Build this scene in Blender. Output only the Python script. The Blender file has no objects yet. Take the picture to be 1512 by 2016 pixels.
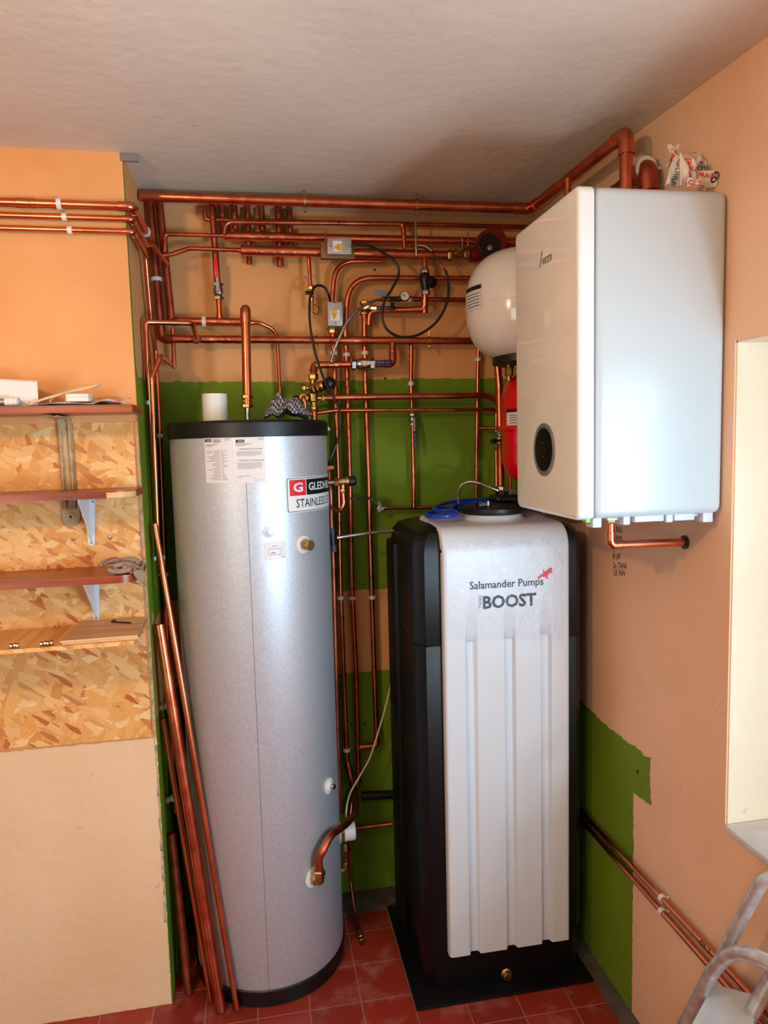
import bpy, bmesh, math, random
from mathutils import Vector, Matrix
random.seed(7)
D = bpy.data
COL = bpy.context.scene.collection
PI = math.pi
V = Vector

# ------------------------------------------------------------------ camera
CAM = V((0, 0, 1.8)); FPX = 1402.12
YAW, PITCH, ROLL = 0.175266, 0.0970637, 0.0262787
def _axes():
    cy, sy = math.cos(YAW), math.sin(YAW)
    f = V((sy*math.cos(PITCH), cy*math.cos(PITCH), -math.sin(PITCH)))
    r = V((cy, -sy, 0)); d = f.cross(r)
    return r*math.cos(ROLL)+d*math.sin(ROLL), -r*math.sin(ROLL)+d*math.cos(ROLL), f
R2, D2, F2 = _axes()
def ray(x, y):
    return R2*((x-756)/FPX) + D2*((y-1008)/FPX) + F2
def at(x, y, X=None, Y=None, Z=None):
    """point of the plane X=, Y= or Z= (metres) that the camera sees at x, y of the photograph"""
    d = ray(x, y)
    t = X/d.x if X is not None else Y/d.y if Y is not None else (Z-CAM.z)/d.z
    return CAM + d*t
XR, YB, XL, YC = 1.087, 2.70, -0.345, 2.25     # right wall, back wall, side and front of the chimney breast

# ------------------------------------------------------------------ materials
def node_mat(name):
    m = D.materials.new(name); m.use_nodes = True
    nt = m.node_tree; b = nt.nodes['Principled BSDF']
    return m, nt, b
def lin(r, g, b):
    f = lambda c: c/12.92 if c <= .04045 else ((c+.055)/1.055)**2.4
    return (f(r/255), f(g/255), f(b/255), 1)
def mat(name, rgb, rough=.5, metal=0., var=.0, scale=8, bump=0., bscale=60, rgb2=None, coat=0., spec=.5, detail=5, trans=0., rvar=0):
    m, nt, b = node_mat(name)
    c = lin(*rgb)
    b.inputs['Roughness'].default_value = rough; b.inputs['Metallic'].default_value = metal
    b.inputs['Coat Weight'].default_value = coat; b.inputs['Specular IOR Level'].default_value = spec
    b.inputs['Transmission Weight'].default_value = trans
    geo = nt.nodes.new('ShaderNodeNewGeometry')
    n = nt.nodes.new('ShaderNodeTexNoise'); n.inputs['Scale'].default_value = scale; n.inputs['Detail'].default_value = detail
    nt.links.new(geo.outputs['Position'], n.inputs['Vector'])
    ramp = nt.nodes.new('ShaderNodeValToRGB')
    c2 = lin(*rgb2) if rgb2 else tuple(max(0, x*(1-var)) for x in c[:3])+(1,)
    ramp.color_ramp.elements[0].position = .35; ramp.color_ramp.elements[1].position = .68
    ramp.color_ramp.elements[0].color = c2; ramp.color_ramp.elements[1].color = c
    nt.links.new(n.outputs['Fac'], ramp.inputs['Fac']); nt.links.new(ramp.outputs['Color'], b.inputs['Base Color'])
    if rvar:
        mr = nt.nodes.new('ShaderNodeMapRange'); mr.inputs['To Min'].default_value = rough-rvar; mr.inputs['To Max'].default_value = rough+rvar
        nt.links.new(n.outputs['Fac'], mr.inputs['Value']); nt.links.new(mr.outputs['Result'], b.inputs['Roughness'])
    if bump:
        n2 = nt.nodes.new('ShaderNodeTexNoise'); n2.inputs['Scale'].default_value = bscale; n2.inputs['Detail'].default_value = 4
        nt.links.new(geo.outputs['Position'], n2.inputs['Vector'])
        bp = nt.nodes.new('ShaderNodeBump'); bp.inputs['Strength'].default_value = bump; bp.inputs['Distance'].default_value = .01
        nt.links.new(n2.outputs['Fac'], bp.inputs['Height']); nt.links.new(bp.outputs['Normal'], b.inputs['Normal'])
    return m
def wall_paint(name, rgb, rgb2, dirt=(95, 70, 50), dirt_amt=.55):
    """emulsion on plaster: two-tone mottling, sparse dark scuffs, faint bump"""
    m = mat(name, rgb, .75, rgb2=rgb2, scale=2.2, bump=.25, bscale=25, detail=7)
    nt = m.node_tree; b = nt.nodes['Principled BSDF']
    geo = nt.nodes.new('ShaderNodeNewGeometry')
    n = nt.nodes.new('ShaderNodeTexNoise'); n.inputs['Scale'].default_value = 14; n.inputs['Detail'].default_value = 6; n.inputs['Roughness'].default_value = .65
    nt.links.new(geo.outputs['Position'], n.inputs['Vector'])
    r = nt.nodes.new('ShaderNodeValToRGB'); r.color_ramp.elements[0].position = .68; r.color_ramp.elements[1].position = .80
    r.color_ramp.elements[1].color = (dirt_amt,)*3+(1,)
    nt.links.new(n.outputs['Fac'], r.inputs['Fac'])
    mx = nt.nodes.new('ShaderNodeMix'); mx.data_type = 'RGBA'
    src = b.inputs['Base Color'].links[0].from_socket
    nt.links.new(r.outputs['Color'], mx.inputs['Factor']); nt.links.new(src, mx.inputs['A']); mx.inputs['B'].default_value = lin(*dirt)
    nt.links.new(mx.outputs['Result'], b.inputs['Base Color'])
    return m
def osb_mat():
    m, nt, b = node_mat('osb'); b.inputs['Roughness'].default_value = .6
    geo = nt.nodes.new('ShaderNodeNewGeometry'); last = None
    # layers of long flakes, each layer turned another way
    base = nt.nodes.new('ShaderNodeRGB'); base.outputs[0].default_value = lin(230, 160, 86); last = base.outputs[0]
    pal = [((240, 174, 98), (224, 150, 74)), ((244, 186, 116), (228, 162, 88)), ((236, 168, 92), (198, 112, 46)), ((248, 204, 142), (230, 170, 98)), ((240, 178, 104), (216, 144, 70)), ((246, 192, 124), (190, 100, 40))]
    for k, (ang, sx, sz) in enumerate(((.25, 15, 58), (-.7, 16, 52), (1.15, 17, 56), (-.2, 22, 70), (-1.3, 18, 60), (.6, 30, 95))):
        mp = nt.nodes.new('ShaderNodeMapping'); mp.vector_type = 'TEXTURE'
        mp.inputs['Rotation'].default_value = (0, ang, 0); mp.inputs['Scale'].default_value = (1/sx, 1, 1/sz); mp.inputs['Location'].default_value = (k*3.7, k, k*1.9)
        nt.links.new(geo.outputs['Position'], mp.inputs['Vector'])
        ns = nt.nodes.new('ShaderNodeTexNoise'); ns.inputs['Scale'].default_value = 2.2; ns.inputs['Detail'].default_value = 4
        nt.links.new(mp.outputs['Vector'], ns.inputs['Vector'])
        ad = nt.nodes.new('ShaderNodeMix'); ad.data_type = 'VECTOR'; ad.inputs['Factor'].default_value = .3
        nt.links.new(mp.outputs['Vector'], ad.inputs['A']); nt.links.new(ns.outputs['Color'], ad.inputs['B'])
        vo = nt.nodes.new('ShaderNodeTexVoronoi'); vo.inputs['Scale'].default_value = 1.0; vo.inputs['Randomness'].default_value = 1
        nt.links.new(ad.outputs['Result'], vo.inputs['Vector'])
        sp = nt.nodes.new('ShaderNodeSeparateColor'); nt.links.new(vo.outputs['Color'], sp.inputs['Color'])
        cr = nt.nodes.new('ShaderNodeMix'); cr.data_type = 'RGBA'; cr.inputs['A'].default_value = lin(*pal[k][0]); cr.inputs['B'].default_value = lin(*pal[k][1])
        pw = nt.nodes.new('ShaderNodeMath'); pw.operation = 'POWER'; pw.inputs[1].default_value = 2.6
        nt.links.new(sp.outputs['Green'], pw.inputs[0]); nt.links.new(pw.outputs[0], cr.inputs['Factor'])
        lt = nt.nodes.new('ShaderNodeMath'); lt.operation = 'GREATER_THAN'; lt.inputs[1].default_value = .62
        nt.links.new(sp.outputs['Red'], lt.inputs[0])
        # dark gap at the flake's rim
        mx = nt.nodes.new('ShaderNodeMix'); mx.data_type = 'RGBA'
        nt.links.new(lt.outputs[0], mx.inputs['Factor']); nt.links.new(last, mx.inputs['A']); nt.links.new(cr.outputs['Result'], mx.inputs['B'])
        last = mx.outputs['Result']
    n3 = nt.nodes.new('ShaderNodeTexNoise'); n3.inputs['Scale'].default_value = 60; n3.inputs['Detail'].default_value = 6; n3.inputs['Roughness'].default_value = .7
    nt.links.new(geo.outputs['Position'], n3.inputs['Vector'])
    r3 = nt.nodes.new('ShaderNodeValToRGB'); r3.color_ramp.elements[0].position = .62; r3.color_ramp.elements[1].position = .72
    r3.color_ramp.elements[1].color = (.6, .6, .6, 1)
    nt.links.new(n3.outputs['Fac'], r3.inputs['Fac'])
    mx = nt.nodes.new('ShaderNodeMix'); mx.data_type = 'RGBA'; mx.inputs['B'].default_value = lin(120, 62, 26)
    nt.links.new(r3.outputs['Color'], mx.inputs['Factor']); nt.links.new(last, mx.inputs['A'])
    nt.links.new(mx.outputs['Result'], b.inputs['Base Color'])
    bp = nt.nodes.new('ShaderNodeBump'); bp.inputs['Strength'].default_value = .35; bp.inputs['Distance'].default_value = .004
    nt.links.new(n3.outputs['Fac'], bp.inputs['Height']); nt.links.new(bp.outputs['Normal'], b.inputs['Normal'])
    return m
def wood_mat(name, a, c, ax=0, rough=.35):
    m, nt, b = node_mat(name); b.inputs['Roughness'].default_value = rough
    geo = nt.nodes.new('ShaderNodeNewGeometry'); mp = nt.nodes.new('ShaderNodeMapping')
    s = [30, 30, 60]; s[ax] = 2.5; mp.inputs['Scale'].default_value = s
    nt.links.new(geo.outputs['Position'], mp.inputs['Vector'])
    n = nt.nodes.new('ShaderNodeTexNoise'); n.inputs['Scale'].default_value = 1.; n.inputs['Detail'].default_value = 5
    nt.links.new(mp.outputs['Vector'], n.inputs['Vector'])
    r = nt.nodes.new('ShaderNodeValToRGB'); r.color_ramp.elements[0].position = .35; r.color_ramp.elements[1].position = .65
    r.color_ramp.elements[0].color = lin(*a); r.color_ramp.elements[1].color = lin(*c)
    nt.links.new(n.outputs['Fac'], r.inputs['Fac']); nt.links.new(r.outputs['Color'], b.inputs['Base Color'])
    return m
def tile_mat():
    m, nt, b = node_mat('quarry_tile')
    geo = nt.nodes.new('ShaderNodeNewGeometry'); mp = nt.nodes.new('ShaderNodeMapping')
    mp.inputs['Location'].default_value = (-.26, -2.128, 0)
    nt.links.new(geo.outputs['Position'], mp.inputs['Vector'])
    br = nt.nodes.new('ShaderNodeTexBrick'); br.offset = 0; br.squash = 1
    br.inputs['Scale'].default_value = 1; br.inputs['Brick Width'].default_value = .165; br.inputs['Row Height'].default_value = .165
    br.inputs['Mortar Size'].default_value = .0022; br.inputs['Mortar Smooth'].default_value = .3
    br.inputs['Color1'].default_value = lin(156, 48, 34); br.inputs['Color2'].default_value = lin(132, 40, 30); br.inputs['Mortar'].default_value = lin(158, 110, 92)
    nt.links.new(mp.outputs['Vector'], br.inputs['Vector'])
    n = nt.nodes.new('ShaderNodeTexNoise'); n.inputs['Scale'].default_value = 9; n.inputs['Detail'].default_value = 8; n.inputs['Roughness'].default_value = .65
    nt.links.new(geo.outputs['Position'], n.inputs['Vector'])
    r = nt.nodes.new('ShaderNodeValToRGB'); r.color_ramp.elements[0].position = .52; r.color_ramp.elements[1].position = .75
    r.color_ramp.elements[1].color = (.5, .5, .5, 1)
    nt.links.new(n.outputs['Fac'], r.inputs['Fac'])
    mx = nt.nodes.new('ShaderNodeMix'); mx.data_type = 'RGBA'; mx.inputs['B'].default_value = lin(190, 140, 140)
    nt.links.new(r.outputs['Color'], mx.inputs['Factor']); nt.links.new(br.outputs['Color'], mx.inputs['A'])
    nt.links.new(mx.outputs['Result'], b.inputs['Base Color'])
    mr = nt.nodes.new('ShaderNodeMapRange'); mr.inputs['To Min'].default_value = .22; mr.inputs['To Max'].default_value = .6
    nt.links.new(n.outputs['Fac'], mr.inputs['Value']); nt.links.new(mr.outputs['Result'], b.inputs['Roughness'])
    bp = nt.nodes.new('ShaderNodeBump'); bp.inputs['Strength'].default_value = .4; bp.inputs['Distance'].default_value = .004; bp.invert = True
    nt.links.new(br.outputs['Fac'], bp.inputs['Height']); nt.links.new(bp.outputs['Normal'], b.inputs['Normal'])
    return m
def film_mat():
    m, nt, b = node_mat('clear_film')
    geo = nt.nodes.new('ShaderNodeNewGeometry'); n = nt.nodes.new('ShaderNodeTexNoise'); n.inputs['Scale'].default_value = 26; n.inputs['Detail'].default_value = 3; n.inputs['Distortion'].default_value = 2.5
    nt.links.new(geo.outputs['Position'], n.inputs['Vector'])
    bp = nt.nodes.new('ShaderNodeBump'); bp.inputs['Strength'].default_value = .5; bp.inputs['Distance'].default_value = .01
    nt.links.new(n.outputs['Fac'], bp.inputs['Height'])
    gl = nt.nodes.new('ShaderNodeBsdfGlossy'); gl.inputs['Roughness'].default_value = .12; nt.links.new(bp.outputs['Normal'], gl.inputs['Normal'])
    tr = nt.nodes.new('ShaderNodeBsdfTransparent'); tr.inputs['Color'].default_value = (.97, .97, .98, 1)
    mx = nt.nodes.new('ShaderNodeMixShader'); fr = nt.nodes.new('ShaderNodeFresnel'); fr.inputs['IOR'].default_value = 1.45; nt.links.new(bp.outputs['Normal'], fr.inputs['Normal'])
    ml = nt.nodes.new('ShaderNodeMath'); ml.operation = 'MULTIPLY'; ml.inputs[1].default_value = .38; nt.links.new(fr.outputs[0], ml.inputs[0]); nt.links.new(ml.outputs[0], mx.inputs[0]); nt.links.new(tr.outputs[0], mx.inputs[1]); nt.links.new(gl.outputs[0], mx.inputs[2])
    nt.links.new(mx.outputs[0], nt.nodes['Material Output'].inputs['Surface'])
    return m
def braid_mat():
    m, nt, b = node_mat('steel_braid'); b.inputs['Metallic'].default_value = .8; b.inputs['Roughness'].default_value = .35
    geo = nt.nodes.new('ShaderNodeNewGeometry'); w = nt.nodes.new('ShaderNodeTexVoronoi'); w.inputs['Scale'].default_value = 330
    nt.links.new(geo.outputs['Position'], w.inputs['Vector'])
    r = nt.nodes.new('ShaderNodeValToRGB'); r.color_ramp.elements[0].color = lin(225, 215, 205); r.color_ramp.elements[1].color = lin(105, 95, 90); r.color_ramp.elements[1].position = .8
    nt.links.new(w.outputs['Distance'], r.inputs['Fac']); nt.links.new(r.outputs['Color'], b.inputs['Base Color'])
    return m
def net_mat():
    m, nt, b = node_mat('grey_mesh_cloth'); b.inputs['Roughness'].default_value = .8
    uv = nt.nodes.new('ShaderNodeUVMap'); uv.uv_map = 'UVMap'
    w = nt.nodes.new('ShaderNodeTexChecker'); w.inputs['Scale'].default_value = 26; w.inputs['Color1'].default_value = lin(165, 165, 175); w.inputs['Color2'].default_value = lin(58, 50, 54)
    nt.links.new(uv.outputs[0], w.inputs['Vector']); nt.links.new(w.outputs['Color'], b.inputs['Base Color'])
    return m
M = {}
M['orange'] = wall_paint('orange_emulsion', (240, 172, 112), (228, 156, 94))
M['sand'] = wall_paint('sand_emulsion', (242, 206, 168), (234, 194, 152))
M['peach'] = wall_paint('peach_emulsion', (246, 200, 166), (236, 187, 152))
M['green'] = wall_paint('green_emulsion', (120, 148, 6), (98, 130, 5), dirt=(60, 90, 20), dirt_amt=.5)
M['ceil'] = wall_paint('ceiling_paint', (238, 222, 206), (226, 209, 192), dirt=(90, 80, 75), dirt_amt=.45)
M['cream_reveal'] = wall_paint('reveal_paint', (247, 226, 200), (242, 216, 186))
M['marble'] = mat('sill_marble', (226, 224, 226), .3, rgb2=(200, 196, 200), scale=12, detail=8)
M['tile'] = tile_mat()
M['border'] = mat('cement_border', (104, 92, 88), .7, rgb2=(80, 68, 64), scale=15, bump=.3)
M['copper'] = mat('copper', (224, 134, 98), .29, 1., rgb2=(196, 102, 70), scale=18, detail=4, rvar=.08)
M['copper_old'] = mat('copper_dull', (200, 110, 82), .42, 1., rgb2=(146, 70, 48), scale=14, detail=6, rvar=.1)
M['copper_bright'] = mat('copper_bright', (228, 138, 100), .27, 1., rgb2=(208, 116, 80), scale=10, rvar=.06)
M['solder'] = mat('solder', (200, 170, 150), .35, 1.)
M['brass'] = mat('brass', (200, 164, 104), .34, 1., rgb2=(160, 124, 70), scale=30)
M['chrome'] = mat('nickel', (200, 198, 196), .25, 1., rgb2=(164, 160, 156), scale=30)
M['steel'] = mat('galvanised_sheet', (216, 220, 228), .45, .55, rgb2=(204, 208, 217), scale=120, detail=2, bump=.03, bscale=400)
M['box_metal'] = mat('box_lid_metal', (186, 184, 180), .38, .5, rgb2=(168, 166, 162), scale=20)
M['white_plastic'] = mat('white_plastic', (236, 230, 222), .4, var=.05)
M['white_gloss'] = mat('white_enamel', (200, 204, 205), .28, var=.02, scale=3, coat=.1)
M['boiler_front'] = mat('boiler_front_gloss', (240, 238, 234), .1, var=.02, scale=3, coat=.5)
M['tank_white'] = mat('tank_white', (219, 223, 230), .32, var=.03, scale=5)
M['vessel_white'] = mat('vessel_white', (240, 232, 226), .16, var=.02, scale=3, coat=.3)
M['actuator_base'] = mat('actuator_base', (136, 104, 66), .5, .7)
M['black_plastic'] = mat('black_plastic', (13, 13, 17), .42, var=.2, scale=20, bump=.05, bscale=200)
M['tank_black'] = mat('tank_black', (9, 9, 12), .40, spec=.35, rgb2=(6, 6, 8), scale=10, bump=.04, bscale=120)
M['black_cable'] = mat('black_cable', (14, 14, 15), .38, var=.1)
M['black'] = mat('black_ink', (18, 16, 16), .5)
M['grey_ink'] = mat('grey_ink', (104, 104, 110), .5)
M['pale_ink'] = mat('pale_ink', (150, 150, 156), .5)
M['blue_ink'] = mat('slate_ink', (52, 58, 70), .5)
M['red_ink'] = mat('red_ink', (226, 40, 52), .45)
M['white_ink'] = mat('white_ink', (240, 240, 240), .45)
M['paper'] = mat('paper', (238, 228, 226), .6, var=.02)
M['label_silver'] = mat('label_silver', (232, 226, 228), .4, var=.02)
M['yellow'] = mat('warning_yellow', (244, 178, 20), .45)
M['red_enamel'] = mat('red_enamel', (225, 12, 20), .22, var=.05, coat=.3)
M['red_handle'] = mat('red_vinyl', (232, 18, 44), .35)
M['blue_handle'] = mat('blue_vinyl', (16, 28, 98), .35)
M['pump_red'] = mat('pump_red', (128, 20, 26), .45, var=.2)
M['blue_tube'] = mat('blue_tubing', (18, 66, 205), .3, var=.15)
M['cream_cable'] = mat('cream_cable', (222, 196, 158), .45)
M['cream_bracket'] = mat('bracket_cream_paint', (206, 178, 140), .5, rgb2=(168, 132, 92), scale=30, detail=7)
M['white_bracket'] = mat('bracket_white_paint', (226, 228, 232), .35, var=.04)
M['shelf_wood'] = wood_mat('varnished_shelf', (120, 42, 16), (176, 78, 30), 0, .3)
M['shelf_end'] = mat('sawn_end_grain', (234, 182, 120), .6, var=.12, scale=40)
M['ply'] = wood_mat('plywood', (196, 144, 104), (218, 172, 132), 0, .5)
M['ply_edge'] = mat('plywood_edge', (238, 190, 140), .6, var=.15, scale=80)
M['osb'] = osb_mat()
M['cloth'] = mat('grey_glove_knit', (166, 142, 124), .9, var=.15, scale=60, bump=.5, bscale=300)
M['glove_trim'] = mat('red_glove_hem', (184, 58, 50), .8, var=.2)
M['net'] = net_mat()
M['braid'] = braid_mat()
M['film'] = film_mat()
M['poly'] = mat('printed_polythene', (236, 214, 198), .3, var=.06, scale=12, bump=.2, bscale=60)
M['alu'] = mat('scuffed_aluminium', (224, 227, 236), .30, .5, rgb2=(192, 186, 182), scale=38, detail=9, bump=.08, bscale=110)
M['alu_plate'] = mat('alu_tread', (222, 230, 242), .4, .2, rgb2=(204, 212, 224), scale=18, detail=6)
M['dark_glass'] = mat('dark_glass', (12, 10, 11), .22, spec=.12)
M['bezel'] = mat('bezel_grey', (150, 148, 158), .25, .6)
M['orange_tag'] = mat('orange_tag', (238, 92, 36), .45)
M['lime_tag'] = mat('lime_tag', (150, 235, 60), .45)
M['dial'] = mat('gauge_dial', (236, 222, 208), .3)
M['rubber_grey'] = mat('grey_collar', (70, 72, 86), .5)
M['plaster_white'] = mat('exposed_filler', (205, 190, 170), .8, rgb2=(150, 130, 110), scale=40)
M['pencil'] = mat('marker_pen', (40, 16, 12), .6)

# ------------------------------------------------------------------ mesh builder
class MB:
    def __init__(s): s.v = []; s.f = []; s.mi = []; s.uv = {}
    def add(s, vs, fs, mi=0):
        o = len(s.v); s.v += [V(p) for p in vs]; s.f += [tuple(i+o for i in f) for f in fs]; s.mi += [mi]*len(fs); return s
    def box(s, c, sz, rot=None, mi=0):
        h = V(sz)*.5; vs = [V((x*h.x, y*h.y, z*h.z)) for x in (-1, 1) for y in (-1, 1) for z in (-1, 1)]
        if rot is not None: vs = [rot @ p for p in vs]
        return s.add([p+V(c) for p in vs], [(0, 1, 3, 2), (4, 6, 7, 5), (0, 4, 5, 1), (2, 3, 7, 6), (0, 2, 6, 4), (1, 5, 7, 3)], mi)
    def span(s, a, b, mi=0):
        a, b = V(a), V(b); return s.box((a+b)/2, [abs(x) for x in (b-a)], None, mi)
    def rbox(s, a, b, r, seg=3, mi=0, rot=None):
        a, b = V(a), V(b); bm = bmesh.new(); bmesh.ops.create_cube(bm, size=1)
        for v in bm.verts: v.co = V((v.co.x*(b.x-a.x), v.co.y*(b.y-a.y), v.co.z*(b.z-a.z)))
        bmesh.ops.bevel(bm, geom=bm.edges[:], offset=r, segments=seg, profile=.5, affect='EDGES')
        c = (a+b)/2; bm.verts.index_update()
        s.add([((rot @ v.co) if rot else v.co)+c for v in bm.verts], [tuple(v.index for v in f.verts) for f in bm.faces], mi); bm.free(); return s
    def tube(s, pts, r, n=12, caps=True, mi=0, rr=None):
        pts = [V(p) for p in pts]; rings = []; prev = None
        for i, p in enumerate(pts):
            t = ((pts[min(i+1, len(pts)-1)]-p).normalized()+(p-pts[max(i-1, 0)]).normalized())
            if t.length < 1e-9: t = V((0, 0, 1))
            t.normalize()
            if prev is None:
                u = t.orthogonal().normalized()
            else:
                u = (prev - t*prev.dot(t)); u = u.normalized() if u.length > 1e-6 else t.orthogonal().normalized()
            prev = u; w = t.cross(u); q = rr[i] if rr else r
            rings.append([p+(u*math.cos(2*PI*k/n)+w*math.sin(2*PI*k/n))*q for k in range(n)])
        vs = [p for g in rings for p in g]; fs = []
        for i in range(len(rings)-1):
            for k in range(n): fs.append((i*n+k, i*n+(k+1) % n, (i+1)*n+(k+1) % n, (i+1)*n+k))
        if caps: fs += [tuple(reversed(range(n))), tuple((len(rings)-1)*n+k for k in range(n))]
        return s.add(vs, fs, mi)
    def lathe(s, prof, o, axis=(0, 0, 1), n=24, mi=0, flat=None):
        """prof: (r, h) pairs along axis from o"""
        a = V(axis).normalized(); u = a.orthogonal().normalized() if flat is None else V(flat); w = a.cross(u); o = V(o); vs = []; fs = []
        for r, h in prof:
            vs += [o+a*h+(u*math.cos(2*PI*k/n)+w*math.sin(2*PI*k/n))*max(r, 1e-5) for k in range(n)]
        for i in range(len(prof)-1):
            for k in range(n): fs.append((i*n+k, i*n+(k+1) % n, (i+1)*n+(k+1) % n, (i+1)*n+k))
        fs += [tuple(reversed(range(n))), tuple((len(prof)-1)*n+k for k in range(n))]
        return s.add(vs, fs, mi)
    def cyl(s, p, q, r, n=16, mi=0, r2=None):
        p, q = V(p), V(q); return s.lathe([(r, 0), (r if r2 is None else r2, (q-p).length)], p, q-p, n, mi)
    def hexnut(s, p, q, r, mi=0): return s.cyl(p, q, r, 6, mi)
    def prism(s, pts, d, mi=0):
        pts = [V(p) for p in pts]; d = V(d); n = len(pts)
        return s.add(pts+[p+d for p in pts], [tuple(reversed(range(n))), tuple(range(n, 2*n))]+[(i, (i+1) % n, n+(i+1) % n, n+i) for i in range(n)], mi)
    def grid(s, fn, nu, nv, mi=0, uvmap=False):
        o = len(s.v); vs = [fn(i/nu, j/nv) for j in range(nv+1) for i in range(nu+1)]
        fs = [(j*(nu+1)+i, j*(nu+1)+i+1, (j+1)*(nu+1)+i+1, (j+1)*(nu+1)+i) for j in range(nv) for i in range(nu)]
        if uvmap:
            for j in range(nv+1):
                for i in range(nu+1): s.uv[o+j*(nu+1)+i] = (i/nu, j/nv)
        return s.add(vs, fs, mi)
    def build(s, name, m, parent=None, sharp=35, solid=0, subd=0):
        me = D.meshes.new(name); me.from_pydata([tuple(v) for v in s.v], [], s.f)
        for x in (m if isinstance(m, (list, tuple)) else [m]): me.materials.append(x)
        for p, i in zip(me.polygons, s.mi): p.material_index = i; p.use_smooth = True
        bm = bmesh.new(); bm.from_mesh(me); bmesh.ops.recalc_face_normals(bm, faces=bm.faces[:]); bm.to_mesh(me); bm.free()
        if s.uv:
            l = me.uv_layers.new(name='UVMap')
            for lp in me.loops: l.data[lp.index].uv = s.uv.get(lp.vertex_index, (0, 0))
        me.set_sharp_from_angle(angle=math.radians(sharp)); me.update()
        o = D.objects.new(name, me); COL.objects.link(o)
        if parent is not None:
            o.parent = parent; o.matrix_parent_inverse = parent_inv(parent)
        if solid:
            md = o.modifiers.new('Solidify', 'SOLIDIFY'); md.thickness = solid; md.offset = -1
        if subd:
            md = o.modifiers.new('Subdivision', 'SUBSURF'); md.levels = subd; md.render_levels = subd
        return o
def parent_inv(p): return Matrix.Translation(-p.location) if p.parent is None else Matrix.Identity(4)
def tag(o, label=None, cat=None, group=None, kind=None):
    if label: o['label'] = label
    if cat: o['category'] = cat
    if group: o['group'] = group
    if kind: o['kind'] = kind
    return o
def thing(name, label, cat, loc=(0, 0, 0), group=None):
    o = D.objects.new(name, None); COL.objects.link(o); o.location = V(loc); o.empty_display_size = .05
    return tag(o, label, cat, group)
def part_label(o, label): o['label'] = label; return o
def clone(src, parent=None):
    c = src.copy(); COL.objects.link(c)
    if parent is not None: c.parent = parent; c.matrix_parent_inverse = src.matrix_parent_inverse.copy()
    for ch in list(src.children): clone(ch, c)
    return c

# ------------------------------------------------------------------ paths
def fillet(pts, r, seg=7):
    pts = [V(p) for p in pts]; out = [pts[0]]
    for i in range(1, len(pts)-1):
        a, b, c = pts[i-1], pts[i], pts[i+1]; d1 = (a-b); d2 = (c-b)
        rad = r[i-1] if isinstance(r, (list, tuple)) else r
        ang = d1.angle(d2) if d1.length > 1e-6 and d2.length > 1e-6 else PI
        if ang > PI-.02: out.append(b); continue
        t = min(rad/math.tan(ang/2), d1.length*.49, d2.length*.49)
        p, q = b+d1.normalized()*t, b+d2.normalized()*t
        for k in range(seg+1):
            u = k/seg; out.append(p*(1-u)**2+b*2*u*(1-u)+q*u*u)
    out.append(pts[-1]); return out
def spline(pts, n=8):
    pts = [V(p) for p in pts]; P = [pts[0]*2-pts[1]]+pts+[pts[-1]*2-pts[-2]]; out = []
    for i in range(1, len(P)-2):
        a, b, c, d = P[i-1:i+3]
        for k in range(n):
            t = k/n; out.append(.5*((2*b)+(c-a)*t+(2*a-5*b+4*c-d)*t*t+(3*b-3*c+d-a)*t**3))
    out.append(pts[-1]); return out
def sleeve(mb, p, d, r, L, mi=0):
    """capillary coupling: a slightly wider collar with a bead at each end"""
    d = V(d).normalized(); o = V(p)-d*L/2
    return mb.lathe([(r, 0), (r*1.12, 0), (r*1.15, L*.08), (r*1.1, L*.18), (r*1.1, L*.82), (r*1.15, L*.92), (r*1.12, L), (r, L)], o, d, 16, mi)

# ------------------------------------------------------------------ lettering
def flat_text(s, bold=0., cuts=0):
    cu = D.curves.new('t', 'FONT'); cu.body = s; cu.offset = bold; cu.resolution_u = 2
    o = D.objects.new('t', cu); COL.objects.link(o)
    dg = bpy.context.evaluated_depsgraph_get(); me = D.meshes.new_from_object(o.evaluated_get(dg))
    D.objects.remove(o); D.curves.remove(cu)
    if cuts:
        bm = bmesh.new(); bm.from_mesh(me); lo = min(v.co.x for v in bm.verts); hi = max(v.co.x for v in bm.verts)
        for k in range(1, cuts):
            bmesh.ops.bisect_plane(bm, geom=bm.verts[:]+bm.edges[:]+bm.faces[:], plane_co=(lo+(hi-lo)*k/cuts, 0, 0), plane_no=(1, 0, 0))
        bm.to_mesh(me); bm.free()
    xs = [v.co.x for v in me.vertices]; ys = [v.co.y for v in me.vertices]
    x0, x1, y0, y1 = min(xs), max(xs), min(ys), max(ys)
    vs = [((v.co.x-x0)/(x1-x0), (v.co.y-y0)/(y1-y0)) for v in me.vertices]; fs = [tuple(p.vertices) for p in me.polygons]
    D.meshes.remove(me); return vs, fs
def letter(mb, s, fn, u0, v0, u1, v1, bold=0., mi=0, cuts=0):
    """text filling the rectangle u0..u1, v0..v1 (v up) of surface fn"""
    vs, fs = flat_text(s, bold, cuts); return mb.add([fn(u0+(u1-u0)*a, v0+(v1-v0)*b) for a, b in vs], fs, mi)
def patch(mb, fn, u0, v0, u1, v1, mi=0, nu=1, nv=1): return mb.grid(lambda a, b: fn(u0+(u1-u0)*a, v0+(v1-v0)*b), nu, nv, mi)
def quad(tl, tr, br, bl, lift=(0, 0, 0)):
    tl, tr, br, bl, l = V(tl), V(tr), V(br), V(bl), V(lift)
    return lambda u, v: (tl*(1-u)+tr*u)*v+(bl*(1-u)+br*u)*(1-v)+l
LIGHT_WIN, LIGHT_GLOW, LIGHT_REAR, LIGHT_BULB, EXPO = 56, 29, 34, 38, 0.0
M['clear_pane'] = mat('clear_pane', (245, 250, 250), .02, trans=1.)
M['far_wall'] = wall_paint('far_wall_paint', (176, 160, 142), (166, 150, 132))
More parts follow.
